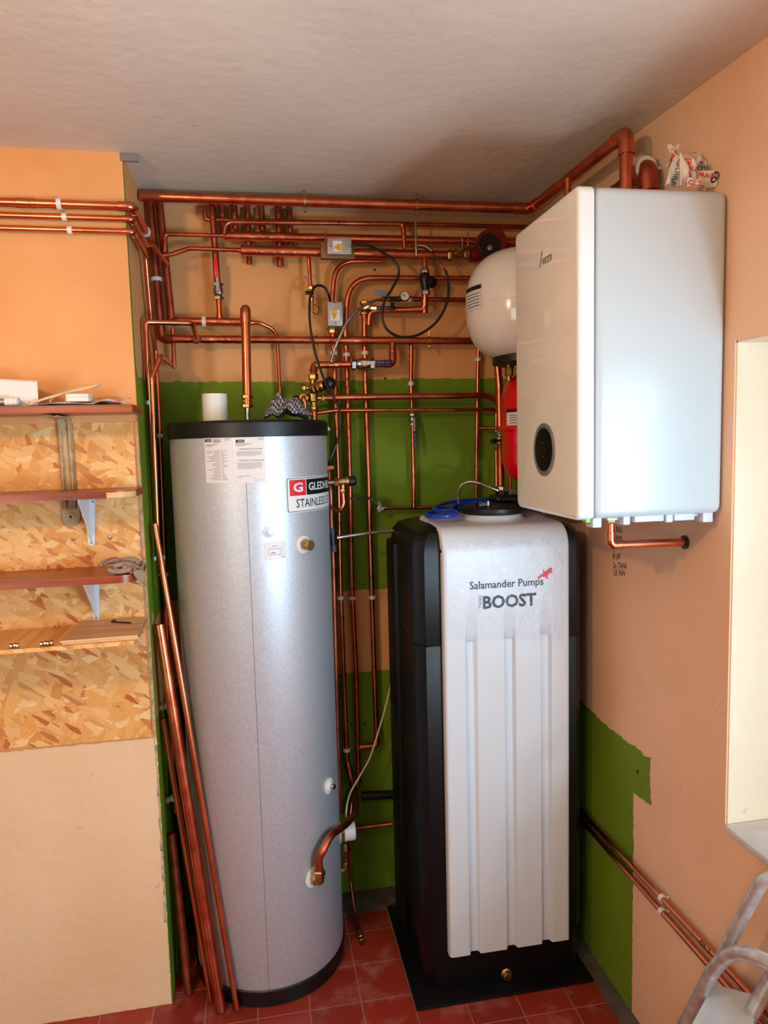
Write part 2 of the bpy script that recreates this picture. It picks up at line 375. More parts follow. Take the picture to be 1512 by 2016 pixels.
# ================================================================== the room
def struct(name, mb, m, parent=None, **k):
    o = mb.build(name, m, parent, **k); o['kind'] = 'structure'; return o
floor = struct('floor', MB().span((-2.3, -1.3, -.12), (1.087, 2.70, 0)), M['tile'])
mb = MB().span((XL, 2.566, -.01), (XR, 2.70, .0015)).span((1.03, .2, -.01), (XR, 2.566, .0015))
o = mb.build('cement_border', M['border'], floor); o['label'] = 'dark cement strip along the walls'
struct('wall_back', MB().span((-.60, 2.70, -.12), (1.45, 2.95, 2.80)), M['orange'])
wall_back = D.objects['wall_back']
CH = [(-2.3, 2.25), (XL, 2.25), (XL, 2.75), (-2.3, 2.75)]
wall_left = struct('wall_left', MB().prism([(x, y, -.12) for x, y in CH], (0, 0, 2.95)), M['orange'])
# right wall with the window opening: Y -.35..1.487, Z .85...2.01
WY0, WY1, WZ0, WZ1 = -.85, 1.486, .850, 2.010
T = 1.45
mb = MB().span((XR, WY1, -.12), (T, 2.95, 2.80)).span((XR, -1.3, -.12), (T, WY0, 2.80))
mb.span((XR, WY0, -.12), (T, WY1, WZ0)).span((XR, WY0, WZ1), (T, WY1, 2.80))
wall_right = struct('wall_right', mb, M['peach'])
mb = MB().span((XR+.004, WY1-.004, WZ0), (T, WY1, WZ1)).span((XR+.004, WY0, WZ0), (T, WY0+.004, WZ1)).span((XR+.004, WY0, WZ1-.004), (T, WY1, WZ1))
o = mb.build('window_reveal', M['cream_reveal'], wall_right); o['label'] = 'pale cream window reveal'
win = thing('window_1', None, None, (1.40, .57, WZ0)); win['kind'] = 'structure'
MB().span((1.405, WY0+.05, WZ0+.06), (1.409, WY1-.055, WZ1-.055)).build('window_pane', M['clear_pane'], win)
mb = MB()
for a, b in (((1.385, WY0, WZ0+.01), (1.43, WY0+.05, WZ1)), ((1.385, WY1-.055, WZ0+.01), (1.43, WY1-.005, WZ1-.005)), ((1.385, .54, WZ0+.01), (1.43, .59, WZ1-.005)),
             ((1.385, WY0, WZ0+.01), (1.43, WY1-.005, WZ0+.06)), ((1.385, WY0, WZ1-.055), (1.43, WY1-.005, WZ1-.005))): mb.span(a, b)
mb.build('window_frame', M['white_gloss'], win)
sill = MB().rbox((XR-.006, WY0+.003, WZ0-.012), (1.384, WY1-.006, WZ0+.006), .004).build('window_sill', M['marble'], win)
sill['label'] = 'pale marble window sill'
# ceiling: nearly level, dipping a little towards the window wall
def ceil_z(x, y): return 2.655-.010*(x+.35)/1.4-max(0, 1.98-y)*.04*min(1, max(0, x/1.087))
mb = MB().grid(lambda u, v: V((-2.3+3.75*u, -1.3+4.2*v, ceil_z(-2.3+3.75*u, -1.3+4.2*v))), 30, 30)
mb.grid(lambda u, v: V((-2.3+3.75*u, -1.3+4.2*v, 2.86)), 2, 2)
struct('ceiling', mb, M['ceil'])
struct('wall_front', MB().span((-2.4, -1.42, -.12), (1.45, -1.3, 2.80)), M['far_wall'])
struct('wall_far_left', MB().span((-2.42, -1.3, -.12), (-2.3, 2.75, 2.80)), M['far_wall'])

# painted-over zones of the walls
def jag(pts, step=.012, amp=.003):
    out = []
    for i, p in enumerate(pts):
        q = pts[(i+1) % len(pts)]; n = max(1, int((V(q)-V(p)).length/step))
        for k in range(n):
            t = k/n; j = V((random.uniform(-amp, amp), random.uniform(-amp, amp), random.uniform(-amp, amp))) if k else V((0, 0, 0))
            out.append(V(p)*(1-t)+V(q)*t+j)
    return out
def paint(name, pts, m, parent, nrm, label, amp=.003):
    n = V(nrm); P = [p-n*(p-V(pts[0])).dot(n) for p in jag([V(p) for p in pts], .012, amp)]
    o = MB().prism(P, n*.0012).build(name, m, parent); o['label'] = label; return o
y = YB-.0002
paint('green_paint', [(XL, y, 2.040), (.1, y, 2.034), (.27, y, 2.034), (.60, y, 2.042), (XR, y, 2.036), (XR, y, 1.22), (.44, y, 1.233), (XL, y, 1.238)], M['green'], wall_back, (0, -1, 0), 'band of green paint')
paint('green_paint', [(XL, y, .905), (.36, y, .905), (XR, y, .91), (XR, y, .002), (XL, y, .002)], M['green'], wall_back, (0, -1, 0), 'lower band of green paint')
y = YC+.0002
paint('sand_paint', [(XL-.0005, y, .898), (XL-.0005, y, .002), (-2.29, y, .002), (-2.29, y, .898)], M['sand'], wall_left, (0, -1, 0), 'paler lower zone of the chimney breast')
x = XL+.0002
paint('green_paint', [(x, 2.2505, 2.62), (x, 2.262, 2.62), (x, 2.272, 2.06), (x, 2.295, 2.02), (x, 2.70, 2.03), (x, 2.70, 1.25), (x, 2.36, 1.25), (x, 2.30, 1.30), (x, 2.285, 1.2), (x, 2.275, .95), (x, 2.70, .90), (x, 2.70, .002), (x, 2.2505, .002)],
      M['green'], wall_left, (1, 0, 0), 'green paint on the side of the chimney breast', .002)
x = XR-.0002
pr = [at(*q, X=XR) for q in ((1150, 1385), (1190, 1425), (1232, 1458), (1262, 1478), (1266, 1487), (1282, 1492), (1279, 1522), (1282, 1586), (1264, 1572), (1247, 1559), (1247, 1700), (1245, 1830))]
pr = [V((x, p.y, p.z)) for p in pr]
pr = pr+[V((x, at(1245, 1900, X=XR).y, .002)), V((x, 2.70, .002)), V((x, 2.70, pr[0].z+.1))]
paint('green_paint', pr, M['green'], wall_right, (-1, 0, 0), 'ragged patch of green paint', .003)
# crumbling filler down the corner of the chimney breast, and the metal angle at its head
mb = MB()
for k in range(44):
    z = .30+k*.035; w = random.uniform(.002, .006); mb.box((XL-.004+random.uniform(-.002, .001), YC-.0006, z), (w*1.4, .002, .030+random.uniform(0, .008)))
o = mb.build('corner_filler', M['plaster_white'], wall_left); o['label'] = 'crumbling pale filler down the corner'
trim = struct('trim_1', MB().span((XL-.004, YC-.004, 2.632), (XL+.045, YC+.006, 2.655)), M['bezel'])
# handwritten list on the right wall
hp = lambda px, py: at(px, py, X=XR-.0006)
mb = MB()
for s, (x0, y0, x1, y1) in (('F/F', (1207, 1102, 1222, 1090)), ('2x TAN6', (1207, 1119, 1234, 1107)), ('LK FAN', (1209, 1133, 1230, 1121))):
    letter(mb, s, quad(hp(x0, y1), hp(x1, y1+1), hp(x1, y0+1), hp(x0, y0)), 0, 0, 1, 1)
for s, (x0, y0, x1, y1) in (('RAL', (1213, 1048, 1226, 1036)), ('RM', (1213, 1064, 1224, 1054))):
    letter(mb, s, quad(hp(x0, y1), hp(x1, y1+1), hp(x1, y0+1), hp(x0, y0)), 0, 0, 1, 1)
o = mb.build('handwriting', M['pencil'], wall_right); o['label'] = 'marker-pen note on the wall'
# drill holes left in the walls
mb = MB()
for px, py in ((758, 745), (698, 768), (703, 959), (716, 1150), (692, 1427), (718, 1424), (738, 531)):
    mb.cyl(at(px, py, Y=YB-.0018), at(px, py, Y=YB-.0018)+V((0, .002, 0)), .0045, 10)
mb.cyl(V((XR-.002, 0, 0))+V((0, at(1256, 1519, X=XR).y, at(1256, 1519, X=XR).z)), V((XR, at(1256, 1519, X=XR).y, at(1256, 1519, X=XR).z)), .006, 10)
o = mb.build('drill_holes', M['black'], wall_back); o['label'] = 'empty drill holes'; o['kind'] = 'stuff'
mb = MB().prism([at(px, py, Y=YB-.001) for px, py in ((734, 575), (739, 571), (752, 571), (766, 574), (766, 581), (748, 584), (740, 581))], (0, -.002, 0))
mb.cyl(at(743, 577, Y=YB-.004), at(743, 577, Y=YB-.002), .003, 8)
tag(mb.build('wall_plate', M['bezel']), 'small grey metal blanking plate screwed to the orange wall behind the gauge', 'plate')

# ================================================================== chimney breast: board, shelves and what is on them
YO = 2.238
def osbp(px, py): return at(px, py, Y=YO)
z0, z1 = .909, 1.882
tag(MB().span((-1.6, YO, z0), (XL-.012, YC-.001, z1)).build('osb_board', M['osb']), 'oriented strand board panel screwed to the chimney breast', 'board')
zt = at(150, 833, Y=YO).z; zb = at(150, 818, Y=YO).z
tag(MB().rbox((-1.6, 2.226, zt), (XL-.002, YC-.001, 1.9275), .002).build('shelf_batten', M['orange']), 'long peach-painted batten under the top shelf', 'batten')
# --- three varnished shelves
def shelf(name, label, z, yf, x_end, th, cut, endpart=True):
    r = thing(name, label, 'shelf', (x_end-.3, YC, z), None)
    pts = [(-1.6, YC-.014), (-1.6, yf)]
    if cut:
        for k in range(9):
            a = k/8*PI/2; pts.append((x_end-cut+cut*math.sin(a), yf+cut*.75-cut*.75*math.cos(a)))
    else: pts.append((x_end, yf))
    pts.append((x_end, YC-.014))
    mb = MB().prism([(x, y, z-th) for x, y in pts], (0, 0, th)); o = mb.build('board', M['shelf_wood'], r, sharp=60)
    if cut and endpart:
        mb = MB(); q = [(x_end-cut+cut*math.sin(k/8*PI/2)+.0006, yf+cut*.75-cut*.75*math.cos(k/8*PI/2)-.0006) for k in range(9)]
        for a, b in zip(q[:-1], q[1:]): mb.add([(a[0], a[1], z-th+.001), (b[0], b[1], z-th+.001), (b[0], b[1], z-.003), (a[0], a[1], z-.003)], [(0, 1, 2, 3)])
        part_label(mb.build('end_grain', M['shelf_end'], r), 'paler sawn corner')
    return r
zs1 = at(120, 800, Y=2.05).z; zs2 = 1.687; zs3 = 1.452
shelf('wall_shelf', 'dark varnished wooden shelf topmost on the chimney breast, holding the white box', zs1+.003, 2.05, -.327, .0205, 0)
shelf('wall_shelf', 'varnished wooden shelf with a pale sawn corner, below the cream bracket arm', zs2, 2.05, -.338, .020, .07)
shelf('wall_shelf', 'dark varnished wooden shelf with the grey work glove on its end', zs3, 2.05, -.345, .021, .055, False)
zo = 1.2765
tag(MB().span((-1.6, 2.004, zo-.011), (-.352, YO-.001, zo)).build('wall_shelf', M['osb']), 'oriented strand board shelf carrying the plywood offcuts', 'shelf')
# --- cream pressed-steel bracket under the top shelf
r = thing('shelf_bracket', 'old cream pressed-steel shelf bracket with a rounded foot', 'bracket', (-.58, YO, 1.70))
xb0, xb1 = at(115, 870, Y=YO).x, at(146, 870, Y=YO).x
zf = at(140, 1034, Y=YO).z; ztp = zs1-.020
xc = (xb0+xb1)/2; hw = (xb1-xb0)/2
prof = [(-hw, 0), (-hw, -.004), (-hw*.72, -.016), (-hw*.5, -.016), (-hw*.25, -.006), (hw*.25, -.006), (hw*.5, -.016), (hw*.72, -.016), (hw, -.004), (hw, 0)]
P = [V((xc+a, YO-.0004+b, zf+.05)) for a, b in prof]
MB().prism(P, (0, 0, ztp-.03-zf-.05)).build('upright', M['cream_bracket'], r)
# curved neck and arm under the shelf
mb = MB(); arc = [V((0, 0, -.035)), V((0, -.004, -.018)), V((0, -.016, -.006)), V((0, -.03, -.002)), V((0, -.165, -.002))]
def arm_pt(u, v):
    k = min(int(v*4), 3); t = v*4-k; c = arc[k]*(1-t)+arc[k+1]*t; nrm = V((0, -(1-v), -v*1.0)); nrm = nrm.normalized() if nrm.length else V((0, 0, -1))
    i = u*(len(prof)-1); j = min(int(i), len(prof)-2); f = i-j; a = prof[j][0]*(1-f)+prof[j+1][0]*f; b = prof[j][1]*(1-f)+prof[j+1][1]*f
    return V((xc+a, YO-.001, ztp))+c+nrm*(-b*(1-.75*v))
mb.grid(arm_pt, 9, 12); mb.build('arm', M['cream_bracket'], r, solid=.002)
ft = [V((xc+hw*1.15*math.cos(a), YO-.0006, zf+hw+hw*1.15*math.sin(a))) for a in [PI+PI*k/12 for k in range(13)]]+[V((xc+hw*1.15, YO-.0006, zf+.068)), V((xc-hw*1.15, YO-.0006, zf+.068))]
MB().prism(ft, (0, -.006, 0)).build('foot', M['cream_bracket'], r)
mb = MB().lathe([(.013, 0), (.012, .002), (.004, .003)], (xc, YO-.0066, zf+.026), (0, -1, 0), 16); o = mb.build('washer', M['cream_bracket'], r)
part_label(MB().cyl((xc, YO-.0096, zf+.026), (xc, YO-.011, zf+.026), .0045, 10).build('screw', M['black'], o), 'dark screw head')
# --- white pressed brackets under shelves two and three
def gusset(label, pl, pr, pb, zt, n_screw=True):
    x0, x1 = at(pl[0], pl[1], Y=YO).x, at(pr[0], pr[1], Y=YO).x; pbm = at(pb[0], pb[1], Y=YO); xm = pbm.x
    r = thing('shelf_bracket', label, 'bracket', (x0, YO, zt-.1), 'white pressed-steel shelf brackets')
    a = .0095
    mb = MB().prism([(x0, YO-.0006, zt), (x1, YO-.0006, zt), (xm+a, YO-.0006, pbm.z+.006), (xm+a*.6, YO-.0006, pbm.z), (xm-a*.6, YO-.0006, pbm.z), (xm-a, YO-.0006, pbm.z+.006)], (0, -.003, 0))
    mb.build('back_plate', M['white_bracket'], r)
    xr = x0*.55+x1*.45
    MB().prism([(xr, YO-.0036, zt-.002), (xr, YO-.13, zt-.002), (xr, YO-.13, zt-.012), (xr, YO-.014, pbm.z+.03), (xr, YO-.0036, pbm.z+.012)], (.004, 0, 0)).build('web', M['white_bracket'], r)
    MB().span((x0+.004, YO-.14, zt-.0032), (x1-.004, YO-.0036, zt-.0004)).build('top_flange', M['white_bracket'], r)
    for xx, zz in ((x0*.8+x1*.2, zt-.018), (x0*.2+x1*.8, zt-.018), (xm, pbm.z+.009)):
        part_label(MB().lathe([(.0038, 0), (.003, .0016), (.001, .002)], (xx, YO-.0036, zz), (0, -1, 0), 10).build('screw', M['bezel'], r), 'dull grey screw')
gusset('white tapered steel bracket under the shelf with the pale sawn corner', (163, 984), (188, 983), (181, 1074), zs2-.0205)
gusset('white tapered steel bracket under the shelf with the grey glove', (174, 1150), (197, 1149), (190, 1222), zs3-.0215)
# --- loose screws in the board
for i, ((px, py), lb) in enumerate((((205, 900), 'dull screw head in the board between the top two shelves'), ((145, 1061), 'grey screw plug in the board left of the upper white bracket'),
                     ((217, 1059), 'grey screw plug in the board right of the upper white bracket'), ((233, 1390), 'dull screw head low in the board under the plywood offcuts'))):
    p = at(px, py, Y=YO); s = .0035 if i in (0, 3) else .006
    tag(MB().lathe([(s, 0), (s, .001), (s*.5, .002)], (p.x, YO-.0002, p.z), (0, -1, 0), 10).build('screw', M['bezel']), lb, 'screw', 'screws in the strand board')
# --- plywood offcuts and hex key
def ply(label, z, dx, dy):
    P = [(-.5425+dx, 2.010+dy), (-.343+dx, 2.016+dy), (-.352+dx, 2.232+dy*.2), (-.539+dx, 2.232+dy*.2)]
    r = thing('plywood_offcut', label, 'plywood', (-.45, 2.12, z), 'plywood offcuts on the strand board shelf')
    MB().prism([(x, y, z) for x, y in P], (0, 0, .0062)).build('face_veneer', M['ply'], r)
    a, b = P[0], P[1]; mb = MB().add([(a[0], a[1]-.0004, z+.0008), (b[0], b[1]-.0004, z+.0008), (b[0], b[1]-.0004, z+.0055), (a[0], a[1]-.0004, z+.0055)], [(0, 1, 2, 3)])
    a, b = P[1], P[2]; mb.add([(a[0]+.0004, a[1], z+.0008), (b[0]+.0004, b[1], z+.0008), (b[0]+.0004, b[1], z+.0055), (a[0]+.0004, a[1], z+.0055)], [(0, 1, 2, 3)])
    part_label(mb.build('sawn_edge', M['ply_edge'], r), 'pale sawn edge'); return P
ply('plywood offcut lying on the strand board shelf, lower of the pair', zo+.0002, .004, .004)
ply('plywood offcut carrying the black hex key, upper of the pair', zo+.0068, 0, 0)
zk = zo+.0068+.0062+.0026
k0, k1, k2 = at(227, 1220, Z=zk), at(219, 1224, Z=zk), at(257, 1226, Z=zk)
tag(MB().tube(fillet([k0, k1, k2], .003), .0024, 6).build('hex_key', M['black']), 'black bent hex key lying on the upper plywood offcut', 'tool')
# --- two little rows of chrome nuts
for n0, (px, py, k, lb) in enumerate(((14, 1270, 3, 'left'), (74, 1268, 4, 'right'))):
    for i in range(k):
        p = at(px+8+i*6.2, py-5-i*1.6, Y=2.015); p = V((p.x, 2.013+.004*(i % 2), zo+.0070))
        pos = ['first', 'second', 'third', 'fourth'][i]
        tag(MB().lathe([(.0035, 0), (.0065, .0002), (.0068, .001), (.0068, .006), (.0065, .0068), (.0035, .007)], (p.x-.0035, p.y, p.z), (1, .15, 0), 8).build('chrome_nut', M['chrome']),
            f'{pos} shiny chrome nut from the left in the {"far-left row of three" if n0 == 0 else "row of four next to the plywood"}', 'nut', 'chrome nuts on the strand board shelf')
# --- things on the top shelf
zt1 = zs1+.0032
b0, b1 = at(-40, 793, Y=2.10), at(76, 793, Y=2.10)
r = thing('cardboard_box', 'white cardboard box at the left end of the top shelf', 'box', (b1.x-.06, 2.15, zt1))
hb = at(70, 752, Y=2.10).z-zt1
mb = MB().prism([(b0.x, 2.10, zt1), (b1.x, 2.10, zt1), (b1.x, 2.10, zt1+hb), (b0.x, 2.10, zt1+hb+.010)], (-.045, .11, 0)); mb.build('carton', M['paper'], r)
MB().prism([(b0.x, 2.098, zt1+hb+.0105), (b1.x+.002, 2.098, zt1+hb+.0008), (b1.x+.002, 2.098, zt1+hb+.0025), (b0.x, 2.098, zt1+hb+.0125)], (-.047, .114, 0)).build('lid_flap', M['paper'], r)
r = thing('pipe_coupler', 'cream ribbed plastic push-fit coupler on grey pipe, at the shelf front', 'pipe fitting', (-.62, 2.08, zt1))
p = at(20, 792, Y=2.075); zc = zt1+.0125
part_label(MB().cyl((p.x-.16, 2.078, zc), (p.x-.01, 2.075, zc), .0095, 14).build('pipe_stub', M['bezel'], r), 'grey pipe stub')
MB().lathe([(.010, 0), (.0125, .002), (.0125, .007), (.0108, .009), (.0125, .011), (.0125, .018), (.0112, .020), (.0122, .022), (.0115, .030), (.008, .033)], (at(10, 792, Y=2.075).x, 2.075, zc), (1, 0, 0), 18).build('coupler_body', M['white_plastic'], r)
# leaflets
def sheet(name, label, pts, z, m, cat, curl=.012, n=14):
    a, b, c, d = [V(p) for p in pts]
    f = quad(d, c, b, a)
    mb = MB().grid(lambda u, v: f(u, v)+V((0, 0, z+.0012+curl*abs(math.sin(3.1*u+2.*v))**3*u+.003*math.sin(9*u)*math.sin(5*v)**2*(u > .05)+.002)), n, 6)
    return tag(mb.build(name, m, sharp=60, solid=.0005), label, cat)
sheet('paper_leaflet', 'curled white printed leaflet under the cream adapter', [(-.605, 2.060, 0), (-.43, 2.058, 0), (-.42, 2.16, 0), (-.58, 2.17, 0)], zt1, M['paper'], 'leaflet', .009)
lf = D.objects['paper_leaflet']
mb = MB()
for k in range(7):
    y0 = 2.068+k*.012; mb.span((-.585, y0, zt1+.0075), (-.50-.01*(k % 3), y0+.006, zt1+.0080))
part_label(mb.build('printed_bars', mat('leaflet_purple', (112, 52, 92), .5), lf), 'purple printed bars')
sheet('paper_leaflet', 'loose white sheet curling up near the right end of the top shelf', [(-.46, 2.075, 0), (-.345, 2.085, 0), (-.35, 2.18, 0), (-.45, 2.18, 0)], zt1+.001, M['paper'], 'leaflet', .022)
a0, a1 = at(131, 798, Y=2.075), at(176, 798, Y=2.075)
ax0, ax1 = a0.x, a1.x
zb0 = zt1+.0135
r = thing('plug_adapter', 'small cream plastic adapter box on the top shelf leaflets', 'adapter', ((ax0+ax1)/2, 2.10, zb0))
MB().rbox((ax0, 2.068, zb0-.003), (ax1, 2.150, zb0+.018), .003).build('housing', M['white_plastic'], r)
MB().span((ax0-.0004, 2.0675, zb0+.0085), (ax1+.0004, 2.151, zb0+.0092)).build('seam', M['bezel'], r)
cz = zt1+.012
cab = [at(70, 795, Y=2.08), at(80, 788, Y=2.085), at(110, 779, Y=2.09), at(150, 769, Y=2.10), at(185, 760, Y=2.11), at(195, 758, Y=2.13), at(185, 761, Y=2.15), at(150, 766, Y=2.16), at(122, 774, Y=2.165), at(104, 784, Y=2.165), at(98, 793, Y=2.16)]
tag(MB().tube(spline(cab, 8), .0034, 10).build('flex_cable', M['cream_cable']), 'stiff cream flex bent in a long loop above the adapter', 'cable')
tag(MB().tube(spline([(at(38, 798, Y=2.07).x, 2.07, zt1+.024), at(37, 785, Y=2.07), at(42, 790, Y=2.07), at(50, 796, Y=2.075), (at(60, 798, Y=2.08).x, 2.08, zt1+.012)], 6), .0012, 8).build('wire_offcut', M['bezel']), 'thin grey twist of wire beside the ribbed coupler', 'wire')
# --- work glove
r = thing('work_glove', 'grey knitted work glove crumpled over the end of the lowest varnished shelf', 'glove', (-.37, 2.12, zs3))
gx = lambda px, py, Y=2.07: at(px, py, Y=Y)
def glove(u, v):
    x = -.415+.085*u; y = 2.062+.11*v
    fold = .012*math.sin(u*9+v*4)**2+.010*math.sin(v*8-u*5)**2
    z = zs3+.003+fold+.012*math.sin(PI*min(1, u*1.2))*math.sin(PI*v)
    return V((x, y, z))
MB().grid(glove, 22, 18).build('palm', M['cloth'], r, sharp=80, solid=.003)
def finger(pts, rad): return MB().tube(spline(pts, 6), rad, 10, True, 0, [rad*(.75+.35*math.sin(PI*min(1, (i+1)/(len(pts)*6)))) for i in range((len(pts)-1)*6+1)])
finger([gx(196, 1115, 2.09), gx(206, 1108, 2.10), gx(226, 1103, 2.11), gx(240, 1106, 2.12)], .0085).build('finger', M['cloth'], r)
finger([gx(222, 1116, 2.07), gx(236, 1112, 2.08), gx(256, 1112, 2.09), gx(268, 1117, 2.10)], .0080).build('finger', M['cloth'], r)
finger([gx(238, 1103, 2.12), gx(254, 1101, 2.12), gx(270, 1104, 2.12), gx(271, 1112, 2.11)], .0075).build('finger', M['cloth'], r)
finger([gx(212, 1121, 2.062), gx(224, 1125, 2.062), gx(244, 1124, 2.062), gx(258, 1120, 2.07)], .0070).build('finger', M['cloth'], r)
c = [gx(258, 1127, 2.055), gx(268, 1119, 2.06), gx(287, 1121, 2.08), gx(288, 1132, 2.075), gx(284, 1147, 2.07), gx(280, 1152, 2.065), gx(272, 1147, 2.06), gx(266, 1136, 2.057)]
cen = sum(c, V())/len(c); mb = MB(); vs = [cen]+c; mb.add(vs, [(0, i+1, (i+1) % len(c)+1) for i in range(len(c))])
mb.build('cuff', M['cloth'], r, solid=.004, subd=1)
part_label(MB().tube(spline([gx(200, 1112, 2.085), gx(212, 1103, 2.095), gx(228, 1099, 2.105), gx(238, 1106, 2.11)], 6), .0016, 6).build('hem', M['glove_trim'], r), 'red stitched hem')
# ================================================================== copper pipework
U = .00188                                  # metres per photograph pixel near the back wall
def Pp(seq, Y):
    """pixels (or ready points) to points at depth Y (a third number overrides Y)"""
    return [p if isinstance(p, Vector) else at(p[0], p[1], Y=p[2] if len(p) > 2 else Y) for p in seq]
def along(P, f):
    L = [(b-a).length for a, b in zip(P[:-1], P[1:])]; d = f*sum(L)
    for a, b, l in zip(P[:-1], P[1:], L):
        if d <= l or b is P[-1]: return a+(b-a)*(d/l), (b-a).normalized()
        d -= l
def stroke(mb, fn, pts, w, asp):
    """pen strokes on a surface; asp = length of u over length of v"""
    for (u0, v0), (u1, v1) in zip(pts[:-1], pts[1:]):
        du, dv = (u1-u0)*asp, v1-v0; L = math.hypot(du, dv) or 1; nu, nv = -dv/L*w/asp, du/L*w
        mb.add([fn(u0+nu, v0+nv), fn(u1+nu, v1+nv), fn(u1-nu, v1-nv), fn(u0-nu, v0-nv)], [(0, 1, 2, 3)])
def scribble(mb, s, fn, Ln, h):
    """'~n' n illegible pen letters; '<' or '>' an arrow towards the start or the end"""
    asp = Ln/h; w = .09
    if s[0] in '<>':
        f = (lambda u: u) if s[0] == '>' else (lambda u: 1-u)
        stroke(mb, fn, [(f(0), .5), (f(1), .5)], w, asp); stroke(mb, fn, [(f(.65), .95), (f(1), .5), (f(.65), .05)], w, asp); return
    n = int(s[1:])
    shapes = [[(0, 0), (0, 1), (.8, 1), (.8, .5), (0, .5)], [(0, 0), (.4, 1), (.8, 0)], [(0, 1), (0, 0), (.8, 0)], [(.8, 1), (0, 1), (0, 0), (.8, 0)], [(0, 1), (.8, 1), (.4, 1), (.4, 0)], [(0, 0), (0, 1), (.8, 0), (.8, 1)], [(0, .5), (.4, 1), (.8, .5), (.4, 0), (0, .5)]]
    for i in range(n):
        q = random.choice(shapes); stroke(mb, fn, [((i+.12+.8*a)/n, b) for a, b in q], w*.8, asp)
def clip(mb, p, d, r, back):
    """plastic saddle clip round a pipe: a band and a stem that reaches the wall"""
    p = V(p); d = V(d).normalized(); b = V(back).normalized()
    mb.lathe([(r*1.02, -.0065), (r*1.35, -.0065), (r*1.38, 0), (r*1.35, .0065), (r*1.02, .0065)], p, d, 18)
    g = (YB if p.x > XL else YC)-p.y if b.y > .5 else XR-p.x if b.x > .5 else p.x-XL
    return mb.tube([p+b*r*1.1, p+b*max(r*1.3, g-.0022)], .005, 8)
def pipe(label, pts, r, Y=2.66, bend=.03, sl=(), elbows=(), clips=(), m='copper', name='copper_pipe', cat='pipe', group=None, back=(0, 1, 0), text=None, hang=(), seg=7, n=14, clip_m='white_plastic'):
    """one run of pipe; sl = couplings at fractions of its length, elbows = indices of corners made with a fitting"""
    P = Pp(pts, Y); parts = sl or elbows or clips or hang or text
    bn = list(bend) if isinstance(bend, (list, tuple)) else [bend]*len(P)
    bn += [bn[-1]]*len(P); br = [min(r*1.9, bn[i-1]) if (i in elbows) else bn[i-1] for i in range(1, len(P)-1)] if len(P) > 2 else .03
    path = fillet(P, br, seg)
    if not parts:
        return tag(MB().tube(path, r, n).build(name, M[m], sharp=50), label, cat, group)
    root = thing(name, label, cat, P[0], group)
    MB().tube(path, r, n).build('pipe', M[m], root, sharp=50)
    for f in sl:
        p, d = along(P, f[0]); o = sleeve(MB(), p, d, r, f[1] if len(f) > 1 else r*3.4).build('coupling', M[m], root)
    for i in elbows:
        a, b, c = P[i-1], P[i], P[i+1]; L = min(r*3.0, (a-b).length*.49, (c-b).length*.49)
        p0 = b+(a-b).normalized()*L; p1 = b+(c-b).normalized()*L; fp = fillet([p0, b, p1], r*1.9, 8)
        mb = MB().tube(fp, r*1.16, n); d0 = (p0-fp[1]).normalized()
        mb.lathe([(r*1.0, -.0005), (r*1.22, 0), (r*1.22, r*.25), (r, r*.3)], p0-(p0-b).normalized()*r*.15, (p0-b), n)
        mb.lathe([(r*1.0, -.0005), (r*1.22, 0), (r*1.22, r*.25), (r, r*.3)], p1-(p1-b).normalized()*r*.15, (p1-b), n)
        mb.build('elbow', M[m], root, sharp=50)
    for f in clips:
        bk = back
        if isinstance(f, tuple): f, bk = f
        p, d = along(P, f); part_label(clip(MB(), p, d, r, bk).build('pipe_clip', M[clip_m], root), 'white plastic pipe clip' if clip_m == 'white_plastic' else 'grey plastic pipe clip')
    for f in hang:
        p, d = along(P, f); mb = MB().lathe([(r*1.02, -.004), (r*1.22, -.004), (r*1.22, .004), (r*1.02, .004)], p, d, 16)
        up = V((0, 0, 1)); mb.tube([p+up*r*1.1, p+up*(r*1.1+max(.004, min(.022, ceil_z(p.x, p.y)-p.z-r*1.1-.001)))], .003, 8); mb.tube([p-up*r*1.1, p-up*(r*1.1+.012)], .0035, 8)
        mb.lathe([(.004, 0), (.006, .002), (.004, .005)], p-up*(r*1.1+.014)-V((0, .004, 0)), (0, -1, 0), 8)
        part_label(mb.build('ring_clip', M['brass'], root), 'brass ring clip')
    if text:
        for s, f0, f1, h in text:
            pa, d = along(P, f0); pb, _ = along(P, f1)
            Ln = (pb-pa).length
            def fn(u, v, pa=pa, d=d, Ln=Ln, h=h):
                side = V((d.z, 0, -d.x)); side = side/side.length if side.length else V((1, 0, 0))
                a = (v-.5)*h/r; return pa+d*(u*Ln)+side*(math.sin(a)*r)+V((0, -1, 0))*(math.cos(a)*r+.0004)
            mb = MB()
            if s[0] in '~<>':
                scribble(mb, s, fn, Ln, h)
            else: letter(mb, s, fn, 0, 0, 1, 1, .01)
            part_label(mb.build('pen_marking', M['pencil'], root), 'black pen marking')
    return root
def hexbody(mb, p, d, r, L): d = V(d).normalized(); return mb.lathe([(r*.9, 0), (r, L*.12), (r, L*.88), (r*.9, L)], V(p)-d*L/2, d, 6)
